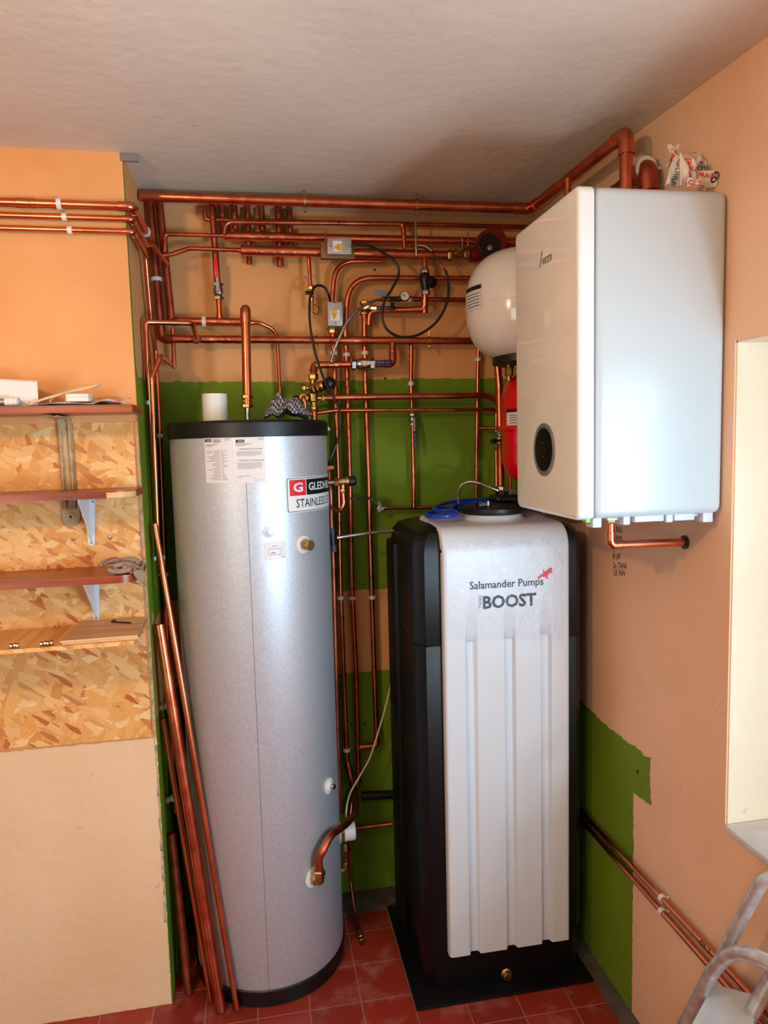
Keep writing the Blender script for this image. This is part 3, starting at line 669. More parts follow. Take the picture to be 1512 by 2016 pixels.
def ball_valve(label, p, d, r, lever=None, lever_m='blue_handle', body='chrome', name='ball_valve', L=.052, spindle=(0, -1, 0), tab=True, text=None):
    """in-line ball valve: body with two hexagon nuts, spindle, lever (a pair of points) with vinyl sleeve"""
    p = V(p); d = V(d).normalized(); s = V(spindle); root = thing(name, label, 'valve', p)
    mb = MB().lathe([(r*1.1, -L*.34), (r*1.45, -L*.26), (r*1.75, -L*.1), (r*1.75, L*.1), (r*1.45, L*.26), (r*1.1, L*.34)], p, d, 18)
    mb.build('valve_body', M[body], root)
    for sg in (-1, 1):
        mb = MB(); hexbody(mb, p+d*sg*L*.45, d, r*1.75, L*.22); mb.build('compression_nut', M[body], root)
    mb = MB().cyl(p, p+s*r*2.4, r*.6, 10); hexbody(mb, p+s*r*2.5, s, r*.85, r*.5); mb.build('spindle', M[body], root)
    if lever:
        a, b = V(lever[0]), V(lever[1]); t = (b-a).normalized(); w = t.cross(s).normalized(); hw = r*.62
        q = p+s*r*2.7; st = a-t*.012
        lv = MB().prism([q+w*hw-t*hw, q+w*hw+t*.004, st+w*hw*.7, a+t*.004+w*hw*.7, a+t*.004-w*hw*.7, st-w*hw*.7, q-w*hw+t*.004, q-w*hw-t*hw], s*.002)
        part_label(lv.build('lever', M['chrome'], root), 'bare metal lever')
        rot = Matrix((t, w, s)).transposed(); mb = MB(); Ls = (b-a).length; Ws = hw*2.1
        mb.rbox((-Ls/2, -Ws/2, -.0045), (Ls/2, Ws/2, .0045), .002, 2, 0, rot); mb.v = [x+(a+b)/2+s*.002 for x in mb.v]
        g = mb.build('lever_sleeve', M[lever_m], root); part_label(g, {'blue_handle': 'navy vinyl sleeve', 'red_handle': 'red vinyl sleeve', 'black_plastic': 'black vinyl sleeve'}[lever_m])
        if text:
            ff = lambda u, v: (a+b)/2+t*((u-.5)*Ls)-w*((v-.5)*Ws)*(1 if (-w).z >= 0 or abs(w.z) < .3 else -1)+s*.0071
            mb = MB(); letter(mb, text, ff, .15, .28, .85, .72); part_label(mb.build('lever_print', M['pale_ink'], g), 'faint pale print')
    return root

# ---- along the ceiling and down to the boiler
e0 = V((XL+.002, 2.56, 2.626)); c0 = at(1050, 411, Z=2.585); c1 = at(1228, 268, Z=2.585); zt_b = 2.350
e0 = at(276, 386, Y=2.52)
cA = V((.972, c0.y+.05, 2.585)); cB = V((.988, 1.80, 2.588))
e1 = at(1045, 411, Y=cA.y)
P1 = [e0, e1, cB, V((.988, 1.805, zt_b+.004))]
pipe('large copper pipe running under the ceiling and turning down into the top of the boiler', [e0, V((e1.x+.0, cA.y, e1.z)), cB, V((.988, 1.802, zt_b+.003))], .0175, bend=.04, elbows=(1, 2), hang=(.243, .415), m='copper')
# second flow pipe behind the boiler top, its large elbow dropping into the boiler
el = at(1277, 326, Y=1.785)
pipe('fat copper pipe with a big elbow dropping into the boiler beside the packing film', [V((el.x-.002, 2.58, el.z-.050)), V((el.x, 1.787, el.z)), V((el.x, 1.777, zt_b+.003))], .0215, bend=.04, elbows=(1,), sl=((.62,),), clips=(.83,), back=(1, 0, 0), m='copper_old')
pipe('copper pipe end rising just behind the top front corner of the boiler', [at(1118, 352, Y=2.05), at(1118, 440, Y=2.05), V((at(1118, 440, Y=2.05).x, 2.6, at(1118, 440, Y=2.05).z))], .010, bend=.02, elbows=(1,), m='copper_old')
# ---- horizontals high on the back wall
xe = 1040
pipe('thin copper pipe highest on the back wall, elbowed up into the ceiling at the left', [at(404, 405, Y=2.645), at(404, 432, Y=2.645), at(xe, 447, Y=2.645)], .0078, bend=.02, elbows=(1,), m='copper_old')
pipe('copper pipe with pen writing that elbows down into the lower manifold near the threaded rod', [at(441, 462, Y=2.61), at(445, 437, Y=2.61), at(793, 441, Y=2.61), at(797, 489, Y=2.61)], .0082, bend=.035, elbows=(2,), sl=((.93,),), m='copper', text=(('~5', .41, .49, .008), ('~6', .53, .61, .008)))
rm = pipe('upper copper manifold with a thin left end elbowed downwards', [at(324, 497, Y=2.63), at(325, 461, Y=2.63), at(440, 464, Y=2.63), at(452, 465, Y=2.63)], .0075, bend=.02, elbows=(1,))
P4 = [at(441, 464, Y=2.63), at(xe, 478, Y=2.63)]
MB().tube(P4, .0150, 18).build('manifold_body', M['copper'], rm)
for f in (.055, .10, .16): o = sleeve(MB(), *along(P4, f), .0150, .05).build('coupling', M['copper'], rm)
MB().lathe([(.0078, -.012), (.0085, -.002), (.0152, .004), (.0152, .02)], P4[0], P4[1]-P4[0], 18).build('reducer', M['copper'], rm)
p, d = along(P4, .315); part_label(MB().tube([p+V((0, -.0155, .022)), p+V((0, -.017, 0)), p+V((0, -.0155, -.028))], .0025, 8).build('ring_clip', M['brass'], rm), 'brass ring clip')
p, d = along(P4, .785); MB().tube([p+V((0, -.0155, .03)), p+V((0, -.017, 0)), p+V((0, -.0155, -.02))], .0025, 8).build('ring_clip', M['brass'], rm)
rm2 = pipe('lower copper manifold with a swan-neck thin end, running behind the flat junction box', [at(322, 503, Y=2.60), at(338, 501, Y=2.60), at(373, 489, Y=2.60), at(478, 493, Y=2.60)], .0078, bend=.06)
root = thing('copper_pipe', rm2['label'], 'pipe', rm2.data.vertices[0].co); lab = rm2['label']
for k in ('label', 'category'): del rm2[k]
rm2.name = 'pipe'; rm2.parent = root; rm2.matrix_parent_inverse = parent_inv(root); rm2 = root
P5 = [at(474, 493, Y=2.60), at(880, 503, Y=2.60)]
MB().tube(P5, .0172, 18).build('manifold_body', M['copper'], rm2)
for f in (.04, .12, .215, .62, .70): sleeve(MB(), *along(P5, f), .0172, .055).build('coupling', M['copper'], rm2)
MB().lathe([(.008, -.012), (.0088, -.002), (.0174, .006), (.0174, .02)], P5[0], P5[1]-P5[0], 18).build('reducer', M['copper'], rm2)
# ---- risers from the ceiling
ris = [(418, 405, 428, 520, .0115, 2.655), (436, 408, 441, 455, .0115, 2.665), (460, 408, 464, 452, .0115, 2.65), (487, 409, 491, 520, .0105, 2.665), (514, 409, 517, 455, .0105, 2.66), (548, 410, 552, 525, .0125, 2.665), (570, 412, 573, 482, .0095, 2.66)]
nth = ['second', 'third', 'fourth', 'fifth', 'sixth', 'seventh']
for i, (x0, y0, x1, y1, rr, YY) in enumerate(ris[1:]):
    pipe(f'short copper riser between ceiling and manifolds, {nth[i]} from the one above the red lever', [at(x0, y0-6, Y=YY), at(x1, y1, Y=YY)], rr, sl=((.22,), (.7,)), m='copper_old', group='copper risers through the ceiling')
# ---- riser with the red lever valve, tee'd into the short header
pipe('copper riser from the ceiling down to the red-levered valve', [at(417, 400, Y=2.64), at(428, 556, Y=2.64)], .0118, sl=((.12,),), m='copper_old')
pipe('short copper pipe below the red-levered valve', [at(431, 590, Y=2.64), at(433, 632, Y=2.64)], .0105, sl=((.85, .03),))
ball_valve('nickel ball valve with a red lever pointing up on the ceiling riser', at(430, 574, Y=2.64), at(428, 540, Y=2.64)-at(431, 600, Y=2.64), .0105, (at(427, 546, Y=2.6), at(424, 511, Y=2.6)), 'red_handle')
rh = pipe('short thick copper header under the red-levered valve, narrowing at the right into a thin drop', [at(350, 632, Y=2.64), at(492, 635, Y=2.64)], .0142, sl=((.45, .045), (.62, .05), (.86, .05)), clips=(.36,))
P = Pp([(490, 635), (512, 636), (543, 650, 2.657), (547, 690, 2.662), (553, 815, 2.662)], 2.64)
MB().tube(fillet(P, [.03, .05, .03], 8), .0072, 12).build('thin_drop', M['copper'], rh)
MB().lathe([(.0144, -.012), (.0144, 0), (.0085, .014), (.0085, .022)], P[0], P[1]-P[0], 16).build('reducer', M['copper'], rh)
# ---- thick verticals in the left corner
pipe('left of two thick copper verticals in the corner, elbowed into the long middle manifold', [at(294, 392, Y=2.645), at(318, 668, Y=2.645), at(372, 668, Y=2.62)], .0138, bend=.03, elbows=(1,), clips=(.47,), m='copper_old')
pipe('right of two thick copper verticals in the corner, ending in the short header', [at(313, 392, Y=2.65), at(338, 633, Y=2.65), at(352, 632, Y=2.64)], .0138, bend=.02, elbows=(1,), m='copper_old')
pipe('Z-bent copper pipe dropping from the corner elbow to the side of the chimney breast', [at(340, 645, Y=2.645), at(343, 722, Y=2.645), at(316, 702, Y=2.38), at(299, 745, Y=2.35), at(303, 860, Y=2.35), at(309, 1020, Y=2.35), at(313, 1110, Y=2.35)], .0078, bend=.02, elbows=(1, 2), m='copper_bright')
# ---- manifold across the middle
mm = pipe('long copper manifold across the middle of the back wall, with two brass ring clips', [at(340, 668, Y=2.62), at(1000, 672, Y=2.62)], .0135, sl=((.10, .035), (.15, .03), (.19, .05), (.54, .06), (.61, .05), (.665, .07)), hang=(.408, .75))
pipe('thin bright copper pipe looping out from the corner into the face of the long manifold', [at(386, 668, Y=2.585), at(386, 664, Y=2.55), at(379, 636, Y=2.46), at(286, 634, Y=2.40), at(291, 740, Y=2.41), at(298, 860, Y=2.42), at(306, 1000, Y=2.43), at(311, 1090, Y=2.43)], .0088, bend=.025, elbows=(3,), clips=(.52,), back=(-1, 0, 0), m='copper_bright')
part_label(MB().lathe([(.013, 0), (.0165, .004), (.0165, .012), (.012, .016)], at(387, 668, Y=2.606), (0, -1, 0), 16).build('tee_branch', M['copper_old'], D.objects['copper_pipe'] if False else mm), 'tee branch facing the room')
# ---- wrap-around pipes from the chimney breast
def wrap(label, py, py1, r, xin, yend, extra, clips, m='copper_bright'):
    Y0 = YC-r-.008; a = at(-60, py-1.5, Y=Y0); c = at(238, py1, Y=Y0); z = c.z; X0 = XL+r+.008
    cor = V((X0+.004, Y0, z))
    return pipe(label, [V((-1.6, Y0, z+.006)), cor, V((X0+.006, yend, z-.004))]+extra, r, bend=.03, elbows=(1,), clips=clips, m=m, sl=((.60, .05),) if r > .011 else ())
fclip = lambda x, L: x/L
def wl(yend): return 1.6+XL+.03+(yend-YC)
wrap('thickest and topmost of three copper pipes wrapped round the chimney breast', 398, 406, .0122, 0, 2.60, [], (.655, (.92, (-1, 0, 0))))
wrap('thin copper pipe, middle of three wrapped round the chimney breast', 426, 431, .0083, 0, 2.50, [V((XL+.035, 2.52, at(300, 489, X=XL+.03).z)), V((XL+.07, 2.63, at(318, 520, Y=2.63).z))], (.645,))
wrap('thin copper pipe, lowest of three wrapped round the chimney breast, dropping down its side', 452, 456, .0083, 0, 2.455, [at(297, 628, X=XL+.02), at(306, 692, X=XL+.022), at(313, 825, X=XL+.022), at(321, 1030, X=XL+.022), at(327, 1200, X=XL+.022), at(335, 1400, X=XL+.022), at(345, 1600, X=XL+.022)], (.325, (.62, (-1, 0, 0)), (.76, (-1, 0, 0))))
# ---- bends over to the right, and the three verticals
pipe('copper pipe bending down from the lower manifold into the upright junction box', [at(752, 514, Y=2.645), at(660, 514, Y=2.645), at(653, 598, Y=2.645)], .0096, bend=.11, sl=((.08,),), seg=14)
pipe('left of three long copper verticals, starting under the upright junction box', [at(655, 655, Y=2.655), at(659, 737, Y=2.655), at(666, 950, Y=2.655), at(670, 1160, Y=2.655), at(676, 1320, Y=2.655), at(682, 1465, Y=2.655), at(684, 1505, Y=2.65)], .0098, bend=.05, clips=(.045, .60, .965), text=(('<', .10, .112, .010), ('~7', .135, .17, .011), ('~8', .19, .232, .011)))
pipe('middle of three long copper verticals, its top sweeping over to the right', [at(1000, 549, Y=2.64), at(686, 547, Y=2.64), at(680, 650, Y=2.65), at(684, 750, Y=2.655), at(693, 1160, Y=2.655), at(701, 1320, Y=2.655), at(706, 1535, Y=2.655), at(692, 1580, Y=2.64), at(688, 1612, Y=2.62)], .0102, bend=[.12, .05, .05, .05, .05, .03, .03], clips=(.331, .673), sl=((.93, .04),), text=(('<', .362, .377, .012), ('~4', .382, .404, .013), ('~6', .42, .447, .011)), seg=14)
pipe('right of three long copper verticals, teed into the middle one at its foot', [at(717, 618, Y=2.65), at(718, 680, Y=2.655), at(721, 800, Y=2.655), at(727, 1000, Y=2.655), at(732, 1160, Y=2.655), at(737, 1320, Y=2.655), at(742, 1468, Y=2.655), at(707, 1471, Y=2.655)], .0100, bend=.02, elbows=(6,), clips=(.082, .616), text=(('>', .130, .148, .011), ('~6', .163, .207, .011), ('~1', .236, .246, .010)))
pipe('copper pipe curving from the nickel-capped valve and elbowing up to the black-bodied valve', [at(726, 640, Y=2.645), at(728, 612, Y=2.64), at(836, 609, Y=2.60), at(837, 572, Y=2.59)], .0112, bend=[.05, .03], elbows=(2,), sl=((.80, .03),), m='copper')
pipe('thin copper pipe joined to the back of the pressure gauge', [at(806, 589, Y=2.63), at(1000, 592, Y=2.63)], .0088, m='copper_old')
pipe('short copper pipe linking the lower manifold to the black-bodied valve', [at(836, 506, Y=2.60), at(837, 540, Y=2.59)], .0098, sl=((.6, .03),))
pipe('copper pipe dropping from the long manifold and turning left into the blue-levered valve', [at(773, 676, Y=2.615), at(773, 716, Y=2.60), at(740, 717, Y=2.60)], .0125, bend=.024, elbows=(1,), sl=((.3, .03),))
pipe('copper pipe from the blue-levered valve turning down into the brass mixing valve', [at(690, 717, Y=2.60), at(618, 719, Y=2.60), at(617, 742, Y=2.58)], .0118, bend=.03, elbows=(1,), sl=((.25, .03), (.55, .05)))
pipe('thin copper drop from the long manifold through the vertical blue-levered valve', [at(810, 676, Y=2.64), at(809, 750, Y=2.655), at(812, 830, Y=2.655), at(815, 999, Y=2.655)], .0080, bend=.02, sl=((.09, .03), (.97, .025)), clips=(.24,), text=(('~6', .70, .82, .008),))
pipe('copper pipe from the brass mixing valve straight across the top of the green paint', [at(640, 783, Y=2.60), at(958, 778, Y=2.60), at(985, 792, Y=2.68)], .0115, bend=.08, m='copper')
pipe('thin copper pipe parallel to and just below the one from the brass mixing valve', [at(606, 815, Y=2.60), at(660, 808, Y=2.62), at(972, 806, Y=2.63), at(977, 812, Y=2.64), at(977, 960, Y=2.64)], .0074, bend=.02, elbows=(3,))
pipe('thin copper vertical with pen marks just left of the two vessels', [at(942, 675, Y=2.66), at(940, 780, Y=2.66), at(937, 998, Y=2.66)], .0078, clips=(.10,), text=(('~6', .57, .70, .008), ('~8', .74, .92, .008)))
pipe('thin horizontal copper pipe behind the tank top carrying the drain-off valve', [at(752, 1001, Y=2.645), at(815, 1000, Y=2.655), at(937, 997, Y=2.655)], .0066, sl=((.33, .025),))
pipe('short thin copper branch between the marked vertical and the tank supply pipe', [at(945, 843, Y=2.66), at(985, 843, Y=2.60)], .0062)
pipe('thick copper supply pipe dropping past the red vessel into the lid of the tank', [at(978, 700, Y=2.48), at(983, 760, Y=2.48), at(985, 870, Y=2.45), at(986, 958, Y=2.40)], .0128, bend=.04, sl=((.2, .04), (.1, .03)))
pipe('thin copper vertical with pen marks behind the red vessel', [at(1004, 700, Y=2.62), at(1004, 975, Y=2.62)], .0075, m='copper_old')
ball_valve('nickel valve with a stubby black lever on the tank supply pipe', at(985, 868, Y=2.455), (0.02, -.1, -1), .0120, (at(977, 868, Y=2.42), at(965, 869, Y=2.42)), 'black_plastic', L=.06)
# ---- other valves of the cluster
v = ball_valve('nickel-capped angle valve with a navy lever pointing right, at the head of the third vertical', at(718, 607, Y=2.645), at(717, 590, Y=2.65)-at(718, 630, Y=2.65), .0105, (at(741, 607, Y=2.60), at(778, 607, Y=2.595)), 'blue_handle', 'brass', L=.045, text='DN 25')
MB().lathe([(.008, 0), (.013, .001), (.013, .012), (.009, .016)], at(717, 600, Y=2.645), (0, 0, 1), 6).build('blanking_cap', M['brass'], v)
ball_valve('chunky nickel ball valve with a navy lever, above and right of the brass mixing valve', at(714, 717, Y=2.60), (1, 0, 0), .0128, (at(738, 714, Y=2.555), at(772, 714, Y=2.555)), 'blue_handle', L=.075, text='DN 25')
ball_valve('small nickel ball valve with a navy lever hanging straight down on the green paint', at(812, 826, Y=2.655), (0.03, 0, -1), .0082, (at(816, 849, Y=2.62), at(818, 884, Y=2.62)), 'blue_handle', L=.04, text='DN 25')
vb = thing('check_valve', 'black-bodied pressure valve with nickel ends below the lower manifold', 'valve', at(840, 556, Y=2.59))
a, b = at(836, 535, Y=2.59), at(838, 576, Y=2.59)
mb = MB(); hexbody(mb, a, b-a, .017, .018); mb.build('compression_nut', M['chrome'], vb)
mb = MB(); hexbody(mb, b, b-a, .017, .018); mb.build('compression_nut', M['chrome'], vb)
MB().lathe([(.013, 0), (.018, .01), (.020, .03), (.016, .055), (.013, .07)], a, b-a, 16).build('valve_body', M['black_plastic'], vb)
q = at(842, 552, Y=2.58); MB().lathe([(.012, 0), (.019, .012), (.019, .03), (.010, .036)], q, (.55, -.6, -.45), 14).build('adjuster_cap', M['black_plastic'], vb)
# drain-off with blue wire lever, by the tank
dv = thing('drain_valve', 'small nickel drain-off valve with a long thin blue lever, left of the tank top', 'valve', at(748, 1000, Y=2.64))
p = at(748, 1001, Y=2.635)
mb = MB().cyl(p+V((.02, 0, 0)), p+V((0, 0, 0)), .010, 12); mb.cyl(p, p+V((0, .03, 0)), .011, 12); mb.build('valve_body', M['chrome'], dv)
part_label(MB().lathe([(.0085, 0), (.014, 0), (.0145, -.004), (.0145, -.018), (.011, -.02), (.010, -.006)], p, (0, 1, 0), 18).build('outlet_ring', M['chrome'], dv), 'open threaded outlet')
MB().cyl(p+V((0, .004, .008)), p+V((0, .004, .024)), .007, 10).build('spindle', M['chrome'], dv)
MB().tube(fillet([at(752, 993, Y=2.63), at(742, 991, Y=2.63), at(729, 982, Y=2.63), at(722, 982, Y=2.63)], .01), .0028, 8).build('lever', M['chrome'], dv)
MB().rbox(at(691, 983.5, Y=2.633), at(728, 979.5, Y=2.625), .002).build('lever_sleeve', M['blue_handle'], dv)
# ---- brass mixing valve
mv = thing('mixing_valve', 'brass mixing and pressure-reducing valve above the back of the cylinder', 'valve', at(616, 770, Y=2.58))
c = at(616, 783, Y=2.58); tp = at(616, 742, Y=2.58); bt = at(618, 808, Y=2.58)
mb = MB().tube([tp, bt], .0125, 16); mb.lathe([(.012, 0), (.019, .004), (.019, .03), (.012, .034)], c-V((0, 0, .017)), (0, 0, 1), 16); mb.build('valve_body', M['brass'], mv)
for q, d, rr, L in ((at(617, 742, Y=2.58), (0, 0, 1), .018, .022), (at(618, 805, Y=2.58), (0, 0, 1), .0165, .018), (at(634, 783, Y=2.59), (1, 0, 0), .015, .016), (at(600, 783, Y=2.58), (1, 0, 0), .013, .02)):
    mb = MB(); hexbody(mb, q, d, rr, L); mb.build('compression_nut', M['brass'], mv)
mb = MB().cyl(at(596, 783, Y=2.58), at(640, 783, Y=2.59), .0115, 14); mb.build('cross_branch', M['brass'], mv)
a, b = at(612, 768, Y=2.57), at(640, 758, Y=2.53); d = b-a
mb = MB().lathe([(.012, 0), (.017, .006), (.020, .014), (.020, .022), (.0185, .024), (.0205, .028), (.0205, .04), (.019, .042), (.0195, .056), (.016, .062)], a, d, 18); mb.build('spring_housing', M['brass'], mv)
q = at(596, 763, Y=2.585); mb = MB(); hexbody(mb, q, (1, 0, .0), .0135, .018); mb.cyl(q, at(612, 765, Y=2.58), .0085, 12); mb.build('side_plug', M['brass'], mv)
part_label(MB().lathe([(.012, 0), (.022, .008), (.023, .022), (.013, .032)], at(643, 757, Y=2.535), d, 12).build('knob', M['black_plastic'], mv), 'black plastic knob')
part_label(MB().cyl(at(578, 786, Y=2.57), at(590, 785, Y=2.57), .0125, 14).build('knob', M['black_plastic'], mv), 'black plastic knob')
part_label(MB().lathe([(.0095, 0), (.0135, .001), (.0135, .008), (.0095, .009)], at(597, 783, Y=2.565), (0, -1, 0), 18).build('collar', M['brass'], mv), 'pale collar')
pipe('short bent copper pipe between the brass mixing valve and the mesh cloth', [at(597, 783, Y=2.57), at(598, 784, Y=2.525), at(603, 816, Y=2.53), at(608, 815, Y=2.60)], .0080, bend=.015, elbows=(1,), m='copper')
pipe('copper pipe from the brass mixing valve down into the cylinder top', [at(618, 806, Y=2.58), at(619, 834, Y=2.58)], .0118, m='copper_bright')
# ---- bits above box: threaded rod, cables, gauge
tr = thing('threaded_rod', 'thin dark threaded rod hanging from the ceiling to the lower manifold', 'rod', at(818, 415, Y=2.575))
MB().tube([at(818, 404, Y=2.575), at(819, 490, Y=2.575)], .0035, 8).build('rod', M['bezel'], tr)
MB().tube([at(819, 486, Y=2.575), at(820, 504, Y=2.575)], .0045, 8).build('lock_nut', M['chrome'], tr)
pg = thing('pressure_gauge', 'small round white-dialled pressure gauge on the back wall', 'gauge', at(796, 586, Y=2.60))
gp = at(796, 585, Y=2.605); aim = V((-.12, -1, .12)).normalized()
MB().lathe([(.010, 0), (.0185, .002), (.0185, .013), (.016, .0135)], gp, aim, 24).build('case', M['black_plastic'], pg)
MB().lathe([(.0160, .0136), (.0160, .0140)], gp, aim, 24).build('dial', M['dial'], pg)
nd = V((.75, 0, -.66)); MB().tube([gp+aim*.0146-nd*.009, gp+aim*.0146+nd*.011], .0011, 6, True, 0, [.0016, .0005]).build('needle', M['black'], pg)
ip = thing('isolating_valve', 'black-sleeved filling valve left of the pressure gauge', 'valve', at(770, 589, Y=2.61))
MB().rbox(at(766, 594, Y=2.615), at(788, 584, Y=2.590), .003).build('lever_sleeve', M['black_plastic'], ip)
mb = MB(); hexbody(mb, at(758, 589, Y=2.615), (1, 0, 0), .010, .02); mb.cyl(at(758, 589, Y=2.615), at(790, 590, Y=2.615), .0075, 12); mb.build('valve_body', M['chrome'], ip)
mb = MB(); hexbody(mb, at(808, 590, Y=2.63), (1, 0, 0), .013, .018); o = mb.build('compression_nut', M['chrome'], ip)
MB().rbox(at(769, 607, Y=2.602), at(776, 596, Y=2.588), .003).build('handle', M['black_plastic'], ip)
# small copper drop with pin valve, left of the upright junction box
pn = thing('air_valve', 'thin copper drop with a black-ended valve, left of the upright junction box', 'valve', at(609, 560, Y=2.63))
MB().tube([at(606, 505, Y=2.63), at(608, 508, Y=2.63), at(611, 565, Y=2.63)], .0072, 12).build('pipe', M['copper'], pn)
mb = MB(); hexbody(mb, at(612, 566, Y=2.63), (0, 0, 1), .012, .016); hexbody(mb, at(613, 588, Y=2.63), (0, 0, 1), .009, .016); mb.tube([at(612, 560, Y=2.63), at(615, 612, Y=2.63)], .006, 10); mb.build('valve_body', M['brass'], pn)
part_label(MB().rbox(at(602, 580, Y=2.615), at(617, 573, Y=2.59), .003).build('lever', M['black_plastic'], pn), 'black lever')
MB().tube(spline([at(616, 600, Y=2.61), at(624, 602, Y=2.60), at(628, 611, Y=2.60), at(624, 619, Y=2.60), at(615, 614, Y=2.61)], 6), .0016, 8).build('retaining_strap', M['black_cable'], pn)
for px, lb in ((600, 'small grey wall screw left of the thin copper drop'), (618, 'small grey wall screw right of the thin copper drop')):
    tag(MB().lathe([(.005, 0), (.004, .003), (.001, .004)], at(px, 546, Y=YB-.0004), (0, -1, 0), 10).build('wall_screw', M['bezel']), lb, 'screw', 'wall screws by the thin copper drop')
# ---- junction boxes (zone-valve actuators)
def warn_sticker(box, fn, rot):
    """white sticker with yellow warning triangle and yellow bar, on surface fn (u right, v up, both 0..1)"""
    g = (lambda u, v: fn(u, v)) if not rot else (lambda u, v: fn(v, u))
    s = MB(); patch(s, g, .12, .06, .90, .80); o = s.build('warning_sticker', M['label_silver'], box); o['label'] = 'white warning sticker'
    lift = V((0, -.0003, 0)); h = lambda u, v: g(u, v)+lift
    mb = MB(); patch(mb, h, .17, .62, .70, .80); mb.add([h(.18, .58), h(.70, .58), h(.44, .14)], [(0, 1, 2)])
    part_label(mb.build('yellow_mark', M['yellow'], o), 'yellow bar and triangle')
    h2 = lambda u, v: g(u, v)+lift*2; mb = MB()
    tri = [(.18, .58), (.70, .58), (.44, .14)]; ci = (.44, .44)
    for i in range(3):
        a, b = tri[i], tri[(i+1) % 3]; k = .84; ai = (ci[0]+(a[0]-ci[0])*k, ci[1]+(a[1]-ci[1])*k); bi = (ci[0]+(b[0]-ci[0])*k, ci[1]+(b[1]-ci[1])*k)
        mb.add([h2(*a), h2(*b), h2(*bi), h2(*ai)], [(0, 1, 2, 3)])
    mb.add([h2(*q) for q in ((.46, .55), (.40, .41), (.44, .41), (.42, .28), (.48, .45), (.44, .45), (.50, .55))], [tuple(range(7))])
    part_label(mb.build('black_outline', M['black'], o), 'black outline and bolt')
b1 = thing('junction_box', 'grey metal junction box lying across the lower manifold, with a yellow warning sticker', 'junction box', at(668, 485, Y=2.55))
fa, fb, fc, fd = [at(*q, Y=2.525) for q in ((644, 470), (692, 469), (693, 499), (645, 500))]
MB().rbox((fd.x, 2.525, fd.z), (fb.x, 2.575, fb.z), .003).build('cover', M['box_metal'], b1)
ba, bb = at(632, 509, Y=2.56), at(697, 478, Y=2.56)
MB().rbox((ba.x, 2.555, ba.z), (bb.x, 2.585, bb.z), .002).build('valve_base', M['actuator_base'], b1)
fq = quad(V((fa.x, 2.5245, fb.z)), V((fb.x, 2.5245, fb.z)), V((fb.x, 2.5245, fd.z)), V((fa.x, 2.5245, fd.z)))
warn_sticker(b1, lambda u, v: fq(.20+.52*(1-u)*0+.50*u, .08+.76*v), False) if False else warn_sticker(b1, lambda u, v: fq(.20+.50*u, .05+.85*v), True)
for u in (.12, .92): part_label(MB().cyl(fq(u, .5), fq(u, .5)+V((0, -.0015, 0)), .004, 10).build('screw', M['bezel'], b1), 'cover screw')
b2 = thing('junction_box', 'upright grey metal junction box over the left vertical, with a yellow warning sticker', 'junction box', at(660, 618, Y=2.58))
fa, fb, fc, fd = [at(*q, Y=2.57) for q in ((644, 594), (674, 594), (675, 642), (646, 642))]
MB().rbox((fa.x+.001, 2.57, fd.z), (fb.x+.001, 2.66, fb.z), .003).build('cover', M['box_metal'], b2)
fq2 = quad(V((fa.x, 2.5695, fb.z)), V((fb.x, 2.5695, fb.z)), V((fb.x, 2.5695, fd.z)), V((fa.x, 2.5695, fd.z)))
warn_sticker(b2, lambda u, v: fq2(.08+.80*u, .20+.58*v), False)
part_label(MB().cyl(fq2(.5, .13), fq2(.5, .13)+V((0, -.0015, 0)), .0045, 10).build('screw', M['bezel'], b2), 'cover screw')
part_label(MB().span(fq2(.38, .975), fq2(.60, .955)+V((0, -.0006, 0))).build('slot', M['black'], b2), 'dark slot')
mb = MB(); hexbody(mb, at(655, 651, Y=2.645), (0, 0, 1), .017, .022); mb.build('compression_nut', M['brass'], b2)
# ---- cables and hoses
tag(MB().tube(spline(Pp([(693, 479), (722, 483), (752, 496), (779, 517), (785, 540), (772, 568), (757, 594), (752, 622), (760, 646), (778, 660), (800, 664), (826, 658), (853, 640), (872, 615), (882, 585), (883, 555), (877, 532)], 2.53), 8), .0047, 10).build('black_cable', M['black_cable']),
    'thick black cable looping down from the flat junction box in front of the long manifold', 'cable')
st = thing('sensor_cable', 'thin black sensor lead with an orange band, above the pressure gauge', 'cable', at(860, 505, Y=2.57))
MB().tube(spline(Pp([(877, 534), (870, 520), (858, 505), (845, 494), (832, 488), (821, 486)], 2.55), 8), .0026, 8).build('lead', M['black_cable'], st)
part_label(MB().cyl(at(869, 524, Y=2.545), at(874, 529, Y=2.535), .0062, 12).build('band', M['orange_tag'], st), 'orange band')
part_label(MB().tube(spline(Pp([(821, 483), (838, 485), (850, 494)], 2.56), 6), .0022, 8).build('wire_pair', M['cream_cable'], st), 'stripped pale wires')
tag(MB().tube(spline([at(651, 597, Y=2.60), at(647, 580, Y=2.58), at(640, 567, Y=2.57), at(629, 562, Y=2.56), at(618, 567, Y=2.55), at(610, 590, Y=2.54), at(610, 635, Y=2.53), at(617, 680, Y=2.52), at(628, 720, Y=2.51), at(643, 758, Y=2.49), at(660, 788, Y=2.47), at(670, 815, Y=2.46), at(671, 840, Y=2.45), at(662, 875, Y=2.44), at(650, 905, Y=2.44), at(647, 918, Y=2.43)], 8), .0044, 10).build('black_cable', M['black_cable']),
    'long black cable from the upright junction box down to the side of the cylinder', 'cable')
